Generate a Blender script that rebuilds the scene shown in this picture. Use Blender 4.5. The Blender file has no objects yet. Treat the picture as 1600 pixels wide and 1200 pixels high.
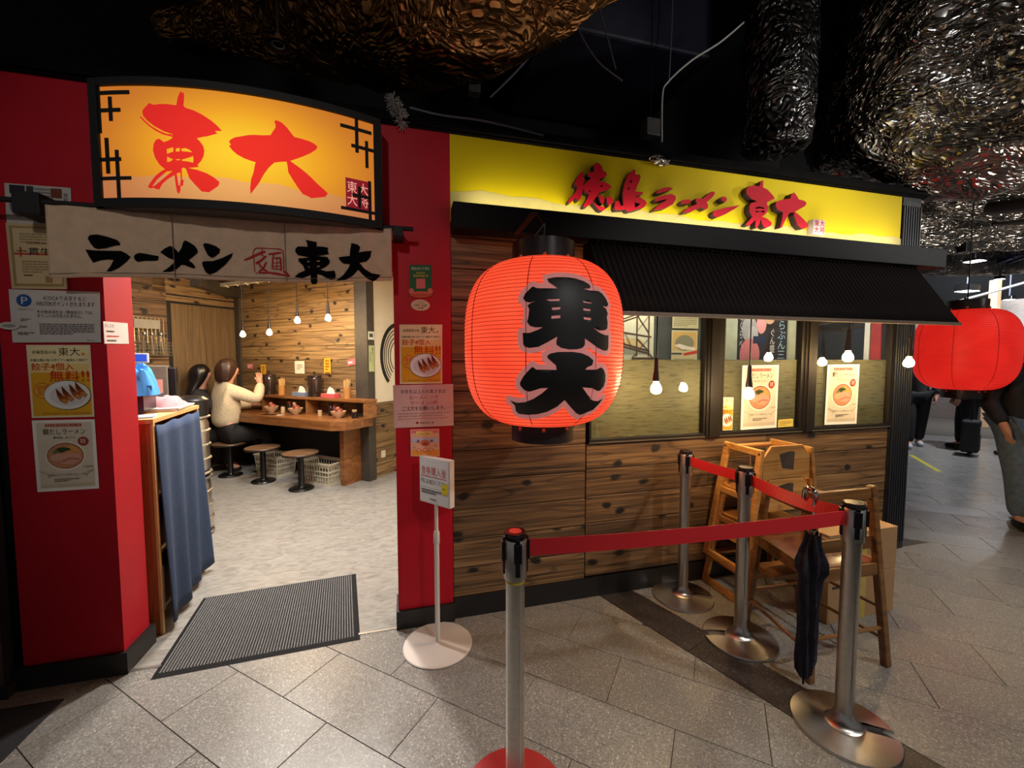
import bpy, bmesh, math, random
import numpy as np
from mathutils import Vector, Matrix, noise
from mathutils.geometry import delaunay_2d_cdt
random.seed(7)
SC = bpy.context.scene
COL = SC.collection
PI = math.pi

# ------------------------------------------------------------------ camera, world, exposure
cam = bpy.data.cameras.new('camera'); camo = bpy.data.objects.new('camera', cam); COL.objects.link(camo)
cam.sensor_width = 36.0; cam.sensor_fit = 'HORIZONTAL'; cam.lens = 640 / 1600 * 36.0
cam.clip_start = 0.02
camo.location = (0, -2.30, 1.50)
camo.rotation_euler = (math.radians(90 - 3.33), 0, math.radians(-14.73))
SC.camera = camo
SC.view_settings.view_transform = 'Standard'; SC.view_settings.look = 'None'
SC.view_settings.gamma = 1.0; SC.view_settings.use_curve_mapping = False
SC.view_settings.exposure = 0.0
world = bpy.data.worlds.new('world'); SC.world = world; world.use_nodes = True
world.node_tree.nodes['Background'].inputs[0].default_value = (0.9, 0.88, 0.87, 1)
world.node_tree.nodes['Background'].inputs[1].default_value = 0.15

def light(name, kind, loc, energy, col=(1, 1, 1), size=.2, target=None, **kw):
    l = bpy.data.lights.new(name, kind); l.energy = energy; l.color = col
    if kind == 'AREA': l.shape = kw.get('shape', 'DISK'); l.size = size
    elif kind == 'SPOT': l.spot_size = math.radians(kw.get('angle', 70)); l.spot_blend = kw.get('blend', .4); l.shadow_soft_size = size
    else: l.shadow_soft_size = size
    if 'size_y' in kw: l.size_y = kw['size_y']
    o = bpy.data.objects.new(name, l); COL.objects.link(o); o.location = loc
    if target is not None:
        o.rotation_euler = (Vector(target) - Vector(loc)).to_track_quat('-Z', 'Y').to_euler()
    return o
WARM = (1.0, .84, .64); NEUT = (1.0, .94, .87); COOL = (.86, .92, 1.0)
# ceiling lights inside the shop
light('shop_ceiling_light', 'AREA', (-.45, 1.15, 2.56), 64, NEUT, .16, (-.45, 1.0, 0))
light('shop_ceiling_light', 'AREA', (-1.30, .95, 2.56), 46, NEUT, .14, (-1.25, .8, 0))
light('shop_ceiling_light', 'AREA', (-1.25, 2.35, 2.56), 28, NEUT, .3, (-1.25, 2.4, 0))
light('shop_ceiling_light', 'AREA', (-2.5, 2.7, 2.5), 10, WARM, .3, (-2.9, 3.6, .8))
# spots of the passage, mixed with added fill lights
light('passage_and_fill_spot', 'SPOT', (-.9, -3.9, 3.5), 105, NEUT, .10, (-.7, -.1, 2.05), angle=42, blend=.8)  # added fill on the noren, standing in for ambient light
light('passage_and_fill_spot', 'SPOT', (1.5, -3.7, 3.6), 120, NEUT, .08, (1.5, -.5, .1), angle=56)
light('passage_and_fill_spot', 'SPOT', (3.6, -3.3, 3.7), 230, NEUT, .08, (2.5, -.1, .75), angle=60)
light('passage_and_fill_spot', 'SPOT', (5.2, -1.6, 3.7), 50, NEUT, .08, (4.4, -.4, 0), angle=55)
light('passage_and_fill_spot', 'SPOT', (6.6, -.2, 2.95), 70, COOL, .05, (6.6, .2, 0), angle=110)
light('passage_and_fill_spot', 'SPOT', (6.4, -2.8, 2.4), 420, NEUT, .25, (4.7, -.7, 3.5), angle=62)  # added uplight in place of bounce, brightens the big foil duct
light('passage_and_fill_spot', 'SPOT', (7.4, -1.6, 2.5), 300, NEUT, .25, (6.6, 1.5, 3.3), angle=80)  # added uplight so the lower foil duct shows
light('passage_and_fill_spot', 'SPOT', (3.2, -2.4, 2.7), 60, COOL, .2, (2.6, .1, 3.3), angle=40)  # added fill for the upright foil duct
light('far_wall_fill', 'AREA', (11.2, 3.0, 3.3), 200, COOL, .8, (14.2, 4.0, 2.3))  # added fill that brightens the far white wall
light('passage_and_fill_spot', 'SPOT', (8.9, 1.9, 3.0), 260, COOL, .05, (8.9, 2.1, 0), angle=130)  # added downlight to brighten the far passers-by
# light strip lying on the ledge under the yellow sign
light('ledge_strip_light', 'AREA', (1.95, -.085, 2.335), 5, (1, .95, .82), 3.2, (1.95, .02, 2.72), shape='RECTANGLE', size_y=.03)
# lamps above the windows, inside
light('window_room_light', 'AREA', (1.75, .30, 2.25), 12, NEUT, .4, (1.75, .45, 0))
light('window_room_light', 'AREA', (3.0, .30, 2.25), 12, NEUT, .4, (3.0, .45, 0))

# ------------------------------------------------------------------ helpers
def lin(c):
    return tuple(((v / 255) / 12.92 if v / 255 <= .04045 else ((v / 255 + .055) / 1.055) ** 2.4) for v in c) + (1,)
_m = {}
class NT:
    def __init__(s, name):
        s.m = bpy.data.materials.new(name); s.m.use_nodes = True; s.t = s.m.node_tree
        s.b = s.t.nodes['Principled BSDF']; s.out = s.t.nodes['Material Output']
    def n(s, typ, **kw):
        nd = s.t.nodes.new(typ)
        for k, v in kw.items():
            if k.startswith('i_'):
                nd.inputs[k[2:].replace('_', ' ')].default_value = v
            else: setattr(nd, k, v)
        return nd
    def l(s, a, b): s.t.links.new(a, b)
    def coord(s, scale=(1, 1, 1), rnd=False, out='Object'):
        tc = s.n('ShaderNodeTexCoord'); mp = s.n('ShaderNodeMapping'); mp.inputs['Scale'].default_value = scale
        if rnd:
            oi = s.n('ShaderNodeObjectInfo'); ml = s.n('ShaderNodeMath', operation='MULTIPLY'); ml.inputs[1].default_value = 37.0
            s.l(oi.outputs['Random'], ml.inputs[0]); ad = s.n('ShaderNodeVectorMath', operation='ADD')
            cb = s.n('ShaderNodeCombineXYZ'); s.l(ml.outputs[0], cb.inputs[0]); s.l(ml.outputs[0], cb.inputs[2])
            s.l(tc.outputs[out], ad.inputs[0]); s.l(cb.outputs[0], ad.inputs[1]); s.l(ad.outputs[0], mp.inputs['Vector'])
        else: s.l(tc.outputs[out], mp.inputs['Vector'])
        return mp.outputs[0]
    def ramp(s, fac, stops, interp='LINEAR'):
        r = s.n('ShaderNodeValToRGB'); r.color_ramp.interpolation = interp
        el = r.color_ramp.elements
        el[0].position, el[0].color = stops[0]; el[1].position, el[1].color = stops[-1]
        for p, c in stops[1:-1]:
            e = el.new(p); e.color = c
        s.l(fac, r.inputs[0]); return r.outputs[0]
    def mix(s, fac, a, b, blend='MIX'):
        m = s.n('ShaderNodeMix', data_type='RGBA', blend_type=blend)
        for sock, v in ((m.inputs[0], fac), (m.inputs[6], a), (m.inputs[7], b)):
            if hasattr(v, 'links'): s.l(v, sock)
            else: sock.default_value = v
        return m.outputs[2]
    def bump(s, h, strength=.3, dist=.01):
        b = s.n('ShaderNodeBump'); b.inputs['Strength'].default_value = strength; b.inputs['Distance'].default_value = dist
        s.l(h, b.inputs['Height']); s.l(b.outputs[0], s.b.inputs['Normal'])

def M(name, col, rough=.5, metal=0.0, var=.10, scale=14, emit=0, emit_col=None, bump=0, alpha=None, spec=.5, coat=0):
    """plain paint, plastic, cloth, metal: a base colour with a little procedural unevenness"""
    if name in _m: return _m[name]
    k = NT(name); c = lin(col)
    nz = k.n('ShaderNodeTexNoise'); nz.inputs['Scale'].default_value = scale; nz.inputs['Detail'].default_value = 4
    k.l(k.coord(), nz.inputs['Vector'])
    d = tuple(v * (1 - var) for v in c[:3]) + (1,); u = tuple(min(1, v * (1 + var)) for v in c[:3]) + (1,)
    k.l(k.ramp(nz.outputs[0], [(.3, d), (.7, u)]), k.b.inputs['Base Color'])
    k.b.inputs['Roughness'].default_value = rough; k.b.inputs['Metallic'].default_value = metal
    k.b.inputs['Specular IOR Level'].default_value = spec; k.b.inputs['Coat Weight'].default_value = coat
    if emit:
        k.b.inputs['Emission Color'].default_value = lin(emit_col or col); k.b.inputs['Emission Strength'].default_value = emit
    if bump: k.bump(nz.outputs[0], bump, .01)
    _m[name] = k.m; return k.m

def wood_planks(name, dark, mid, light_, knots=True, rough=.6, grain=1.0, axis='x'):
    k = NT(name); v = k.coord((1, 1, 1), rnd=True)
    if axis == 'z':
        mr = k.n('ShaderNodeMapping'); mr.inputs['Rotation'].default_value = (0, math.pi / 2, 0); k.l(v, mr.inputs['Vector']); v = mr.outputs[0]
    st = k.n('ShaderNodeMapping'); st.inputs['Scale'].default_value = (.8, 6, 30 * grain); k.l(v, st.inputs['Vector'])
    n1 = k.n('ShaderNodeTexNoise'); n1.inputs['Scale'].default_value = 1.5; n1.inputs['Detail'].default_value = 5; n1.inputs['Distortion'].default_value = 1.2
    k.l(st.outputs[0], n1.inputs['Vector'])
    s2 = k.n('ShaderNodeMapping'); s2.inputs['Scale'].default_value = (.42, 3, 4.2 * grain); k.l(v, s2.inputs['Vector'])
    n2 = k.n('ShaderNodeTexNoise'); n2.inputs['Scale'].default_value = 1.0; n2.inputs['Detail'].default_value = 2
    k.l(s2.outputs[0], n2.inputs['Vector'])
    # contour lines of a low noise read as cathedral grain
    mm = k.n('ShaderNodeMath', operation='MULTIPLY'); mm.inputs[1].default_value = 13.0; k.l(n2.outputs[0], mm.inputs[0])
    fr = k.n('ShaderNodeMath', operation='PINGPONG'); fr.inputs[1].default_value = .5; k.l(mm.outputs[0], fr.inputs[0])
    lines = k.ramp(fr.outputs[0], [(.0, (0, 0, 0, 1)), (.10, (.8, .8, .8, 1)), (.6, (1, 1, 1, 1))])
    base = k.ramp(n1.outputs[0], [(.30, lin(dark)), (.5, lin(mid)), (.72, lin(light_))])
    c = k.mix(.55 if knots else .16, base, lines, 'MULTIPLY')
    oi = k.n('ShaderNodeObjectInfo'); tone = k.ramp(oi.outputs['Random'], [(0, (.62, .6, .58, 1)), (1, (1.0, 1.0, 1.0, 1))])
    c = k.mix(1.0, c, tone, 'MULTIPLY')
    if knots:
        nk = k.n('ShaderNodeTexNoise'); nk.inputs['Scale'].default_value = 9; k.l(v, nk.inputs['Vector'])
        vm = k.n('ShaderNodeMix', data_type='VECTOR'); vm.inputs[0].default_value = .05; k.l(v, vm.inputs[4]); k.l(nk.outputs['Color'], vm.inputs[5])
        s3 = k.n('ShaderNodeMapping'); s3.inputs['Scale'].default_value = (2.7, 4, 4.4); k.l(vm.outputs[1], s3.inputs['Vector'])
        vo = k.n('ShaderNodeTexVoronoi', voronoi_dimensions='2D'); vo.inputs['Scale'].default_value = 1.0; vo.inputs['Randomness'].default_value = 1
        sx = k.n('ShaderNodeSeparateXYZ'); cx = k.n('ShaderNodeCombineXYZ'); k.l(s3.outputs[0], sx.inputs[0]); k.l(sx.outputs[0], cx.inputs[0]); k.l(sx.outputs[2], cx.inputs[1]); k.l(cx.outputs[0], vo.inputs['Vector'])
        kn = k.ramp(vo.outputs['Distance'], [(.06, (1, 1, 1, 1)), (.115, (0, 0, 0, 1))])
        c = k.mix(kn, c, lin((22, 15, 10)))
    k.l(c, k.b.inputs['Base Color']); k.b.inputs['Roughness'].default_value = rough
    k.bump(lines, .25, .004)
    _m[name] = k.m; return k.m

def flat(o_normals=None): pass

class G:
    """collects faces; .obj() links them as ONE mesh object"""
    def __init__(s): s.v = []; s.f = []; s.mi = []; s.cur = 0
    def add(s, vs, fs):
        b = len(s.v); s.v += [tuple(p) for p in vs]; s.f += [tuple(i + b for i in f) for f in fs]; s.mi += [s.cur] * len(fs); return s
    def box(s, a, b):
        x0, y0, z0 = a; x1, y1, z1 = b
        return s.add([(x0,y0,z0),(x1,y0,z0),(x1,y1,z0),(x0,y1,z0),(x0,y0,z1),(x1,y0,z1),(x1,y1,z1),(x0,y1,z1)],
                     [(3,2,1,0),(4,5,6,7),(0,1,5,4),(1,2,6,5),(2,3,7,6),(3,0,4,7)])
    def hexa(s, lo, hi):   # two quads, bottom and top (same winding, counter-clockwise from above)
        return s.add(list(lo) + list(hi), [(3,2,1,0),(4,5,6,7),(0,1,5,4),(1,2,6,5),(2,3,7,6),(3,0,4,7)])
    def bar(s, a, b, w, h, up=(0, 0, 1)):
        a = Vector(a); b = Vector(b); d = (b - a).normalized(); up = Vector(up)
        if abs(d.dot(up)) > .95: up = Vector((0, 1, 0))
        r = d.cross(up).normalized(); u = r.cross(d).normalized(); r *= w / 2; u *= h / 2
        q = [a - r - u, a + r - u, a + r + u, a - r + u]; t = [b - r - u, b + r - u, b + r + u, b - r + u]
        return s.add(q + t, [(0,1,2,3),(7,6,5,4),(4,5,1,0),(5,6,2,1),(6,7,3,2),(7,4,0,3)])
    def tube(s, pts, r, n=8, cap=True):
        pts = [Vector(p) for p in pts]; rr = r if isinstance(r, (list, tuple)) else [r] * len(pts)
        t0 = (pts[1] - pts[0]).normalized(); up = Vector((0, 0, 1)) if abs(t0.z) < .9 else Vector((1, 0, 0))
        vs = []; fs = []; u = t0.cross(up).normalized()
        for i, p in enumerate(pts):
            t = (pts[min(i + 1, len(pts) - 1)] - pts[max(i - 1, 0)]).normalized()
            u = (u - t * u.dot(t)).normalized(); w = t.cross(u)
            vs += [p + (u * math.cos(2*PI*j/n) + w * math.sin(2*PI*j/n)) * rr[i] for j in range(n)]
        for i in range(len(pts) - 1):
            for j in range(n):
                k = (j + 1) % n; fs.append((i*n+j, i*n+k, (i+1)*n+k, (i+1)*n+j))
        if cap: fs += [tuple(range(n))[::-1], tuple((len(pts)-1)*n + j for j in range(n))]
        return s.add(vs, fs)
    def lathe(s, prof, c=(0, 0, 0), n=24, sx=1, sy=1):
        vs = []; fs = []
        for r, z in prof:
            vs += [(c[0] + r*sx*math.cos(2*PI*j/n), c[1] + r*sy*math.sin(2*PI*j/n), c[2] + z) for j in range(n)]
        for i in range(len(prof) - 1):
            for j in range(n):
                k = (j + 1) % n; fs.append((i*n+j, i*n+k, (i+1)*n+k, (i+1)*n+j))
        if prof[0][0] > 1e-6: fs.append(tuple(range(n))[::-1])
        if prof[-1][0] > 1e-6: fs.append(tuple((len(prof)-1)*n + j for j in range(n)))
        return s.add(vs, fs)
    def prism(s, poly, f0, f1):
        """poly in 2D; f0, f1 map a 2D point to the back and front face"""
        n = len(poly)
        return s.add([f0(p) for p in poly] + [f1(p) for p in poly],
                     [tuple(range(n))[::-1], tuple(range(n, 2*n))] + [(i, (i+1) % n, n + (i+1) % n, n + i) for i in range(n)])
    def tri(s, vs2, tris, f): return s.add([f(p) for p in vs2], tris)
    def ball(s, c, r, n=10, sc=(1, 1, 1)):
        prof = [(math.sin(PI*i/n) * r, -math.cos(PI*i/n) * r) for i in range(n + 1)]
        vs = []; fs = []; m = 2 * n
        for a, z in prof: vs += [(c[0]+a*sc[0]*math.cos(2*PI*j/m), c[1]+a*sc[1]*math.sin(2*PI*j/m), c[2]+z*sc[2]) for j in range(m)]
        for i in range(n):
            for j in range(m): fs.append((i*m+j, i*m+(j+1) % m, (i+1)*m+(j+1) % m, (i+1)*m+j))
        return s.add(vs, fs)
    def mesh(s, name, mats, smooth=40, off=None):
        me = bpy.data.meshes.new(name)
        vs = s.v if off is None else [(p[0]-off[0], p[1]-off[1], p[2]-off[2]) for p in s.v]
        me.from_pydata(vs, [], s.f)
        for m in (mats if isinstance(mats, (list, tuple)) else [mats]): me.materials.append(m)
        if any(s.mi): me.polygons.foreach_set('material_index', s.mi)
        if smooth:
            me.polygons.foreach_set('use_smooth', [True] * len(me.polygons)); me.set_sharp_from_angle(angle=math.radians(smooth))
        me.update(); return me
    def obj(s, name, mats, parent=None, loc=None, world=False, smooth=40, bevel=0, **tags):
        off = None
        if world and parent is not None: off = parent['base']
        if world and parent is None and loc is not None: off = loc
        o = bpy.data.objects.new(name, s.mesh(name, mats, smooth, off)); COL.objects.link(o)
        if parent is not None: o.parent = parent
        if loc is not None: o.location = loc
        if bevel:
            b = o.modifiers.new('edge', 'BEVEL'); b.width = bevel; b.segments = 2; b.limit_method = 'ANGLE'
        for k, v in tags.items(): o[k] = v
        return o

def tag(o, label, cat, group=None, kind=None):
    o['label'] = label; o['category'] = cat
    if group: o['group'] = group
    if kind: o['kind'] = kind
    return o
def thing(name, label, cat, loc=(0, 0, 0), rz=0, group=None):
    o = bpy.data.objects.new(name, None); COL.objects.link(o); o.location = loc; o.rotation_euler = (0, 0, rz)
    o.empty_display_size = .05; o['base'] = tuple(loc)
    return tag(o, label, cat, group)
def structure(o, label=None):
    o['kind'] = 'structure'
    if label: o['label'] = label
    return o
def copy_tree(o, loc=None, rz=None, label=None, parent=None):
    c = o.copy(); COL.objects.link(c)
    if parent is not None: c.parent = parent
    for ch in list(o.children): copy_tree(ch, parent=c)
    if loc is not None: c.location = loc; c['base'] = tuple(loc)
    if rz is not None: c.rotation_euler = (0, 0, rz)
    if label: c['label'] = label
    return c

# ------------------------------------------------------------------ flat print: text, shapes
_tx = {}
def text_tris(s):
    if s in _tx: return _tx[s]
    c = bpy.data.curves.new('t', 'FONT'); c.body = s; c.resolution_u = 2; c.space_line = .95
    o = bpy.data.objects.new('t', c)
    me = bpy.data.meshes.new_from_object(o)
    vs = np.array([tuple(v.co)[:2] for v in me.vertices]) if len(me.vertices) else np.zeros((1, 2))
    fs = [tuple(p.vertices) for p in me.polygons]
    lo, hi = vs.min(0), vs.max(0); vs = (vs - lo) / np.maximum(hi - lo, 1e-6)
    bpy.data.objects.remove(o); bpy.data.curves.remove(c); bpy.data.meshes.remove(me)
    _tx[s] = (vs, fs, (hi - lo)); return _tx[s]
def vert_text(s): return '\n'.join(s)
def inside(P, polys):
    """even-odd test of points P (n,2) against a list of polygons"""
    P = np.asarray(P); res = np.zeros(len(P), bool)
    for poly in polys:
        a = np.asarray(poly); b = np.roll(a, -1, 0)
        for (x0, y0), (x1, y1) in zip(a, b):
            if y0 == y1: continue
            c = ((y0 > P[:, 1]) != (y1 > P[:, 1])) & (P[:, 0] < (x1 - x0) * (P[:, 1] - y0) / (y1 - y0) + x0)
            res ^= c
    return res
def fill(polys, grid=None, grow=0.0):
    """triangulates polygons with holes (even-odd); grid adds inner points so the fill can follow a curved face; grow adds a margin"""
    pts = []; edges = []
    for poly in polys:
        b = len(pts); pts += [tuple(p) for p in poly]; edges += [(b + i, b + (i + 1) % len(poly)) for i in range(len(poly))]
    A = np.array(pts); lo, hi = A.min(0) - grow, A.max(0) + grow
    if grow: edges = []
    if grid:
        for x in np.arange(lo[0], hi[0] + grid, grid):
            for y in np.arange(lo[1], hi[1] + grid, grid): pts.append((float(x) + random.uniform(-1, 1) * grid * .1, float(y)))
    if grow:
        for poly in polys[:1]:
            n = len(poly)
            for i in range(n):
                p = Vector(poly[i]); q = Vector(poly[(i + 1) % n])
                m = max(1, int((q - p).length / (grid * .8)))
                for j in range(m):
                    c = p.lerp(q, j / m); d = (q - p).normalized(); nn = Vector((d.y, -d.x))
                    pts += [tuple(c + nn * grow), tuple(c - nn * grow)]
    r = delaunay_2d_cdt([Vector(p) for p in pts], edges, [], 0, 1e-6)
    V = np.array([tuple(v) for v in r[0]]); F = [f for f in r[2]]
    Ct = np.array([V[list(f)].mean(0) for f in F])
    k = inside(Ct, polys)
    if grow:
        dm = np.full(len(Ct), 9.0)
        for poly in polys[:1]:
            a = np.array(poly); b = np.roll(a, -1, 0)
            for p, q in zip(a, b):
                d = q - p; t = np.clip(((Ct - p) @ d) / max(d @ d, 1e-12), 0, 1)
                dm = np.minimum(dm, np.linalg.norm(Ct - (p + t[:, None] * d), axis=1))
        k = inside(Ct, polys[:1]) | (dm < grow)
    return [tuple(v) for v in V], [tuple(f) for f, kk in zip(F, k) if kk]

def ink(rgb): return M('print_%02x%02x%02x' % tuple(rgb), rgb, .7, var=.03, spec=.12)
def sheet(name, label, cat, corners, paper, items, normal=(0, -1, 0), thick=.0012, group=None, gap=.0006, rough=.55, part=None):
    """a printed sheet: corners TL, TR, BR, BL in the world; items in (u right, v up) 0..1"""
    TL, TR, BR, BL = [Vector(c) for c in corners]; nrm = Vector(normal).normalized()
    base = (TL + TR + BR + BL) / 4
    def f(u, v, h): return tuple((BL.lerp(BR, u)).lerp(TL.lerp(TR, u), v) + nrm * h - base)
    g = G(); N = 6
    vs = []; fs = []
    for j in range(N + 1):
        for i in range(N + 1): vs.append(f(i / N, j / N, thick))
    for j in range(N):
        for i in range(N): fs.append((j*(N+1)+i, j*(N+1)+i+1, (j+1)*(N+1)+i+1, (j+1)*(N+1)+i))
    ring = [i for i in range(N)] + [i*(N+1)+N for i in range(N)] + [N*(N+1)+N-i for i in range(N)] + [(N-i)*(N+1) for i in range(N)]
    b = len(vs); vs += [tuple(Vector(vs[i]) - nrm * thick) for i in ring]; m = len(ring)
    fs += [(ring[i], b+i, b+(i+1) % m, ring[(i+1) % m]) for i in range(m)]
    g.add(vs, fs)
    if part is None:
        o = g.obj(name, M('paper_%02x%02x%02x' % tuple(paper), paper, rough, var=.04, spec=.2), loc=tuple(base)); tag(o, label, cat, group)
    else:
        o = part; 
    if items:
        p = G(); mats = []; h = thick
        for it in items:
            h += gap * .5; k, col = it[0], it[1]; m_ = ink(col)
            if m_ not in mats: mats.append(m_)
            p.cur = mats.index(m_)
            if k == 't':
                _, _, s, u0, v0, u1, v1 = it; vs2, tr, _d = text_tris(s)
                p.tri(vs2, tr, lambda q: f(u0 + (u1-u0)*q[0], v0 + (v1-v0)*q[1], h))
            elif k == 'r':
                _, _, u0, v0, u1, v1 = it
                p.add([f(u0, v0, h), f(u1, v0, h), f(u1, v1, h), f(u0, v1, h)], [(0, 1, 2, 3)])
            elif k == 'e':
                _, _, cu, cv, ru, rv = it
                p.add([f(cu + ru*math.cos(2*PI*i/28), cv + rv*math.sin(2*PI*i/28), h) for i in range(28)], [tuple(range(28))])
            elif k == 'p':
                vs2, tr = fill([it[2]]); p.tri(vs2, tr, lambda q: f(q[0], q[1], h))
            elif k == 'l':   # lines of small print
                _, _, u0, v0, u1, v1, rows = it
                for r in range(rows):
                    vv = v1 + (v0 - v1) * (r + .5) / rows; hh = (v1 - v0) / rows * .28; u = u0
                    end = u1 if r < rows - 1 else u0 + (u1 - u0) * .6
                    while u < end - .004:
                        w = min(random.uniform(.012, .05), end - u)
                        p.add([f(u, vv-hh, h), f(u+w, vv-hh, h), f(u+w, vv+hh, h), f(u, vv+hh, h)], [(0, 1, 2, 3)]); u += w + .010
        p.obj('printed_design', mats, o, smooth=0)
    return o

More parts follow.
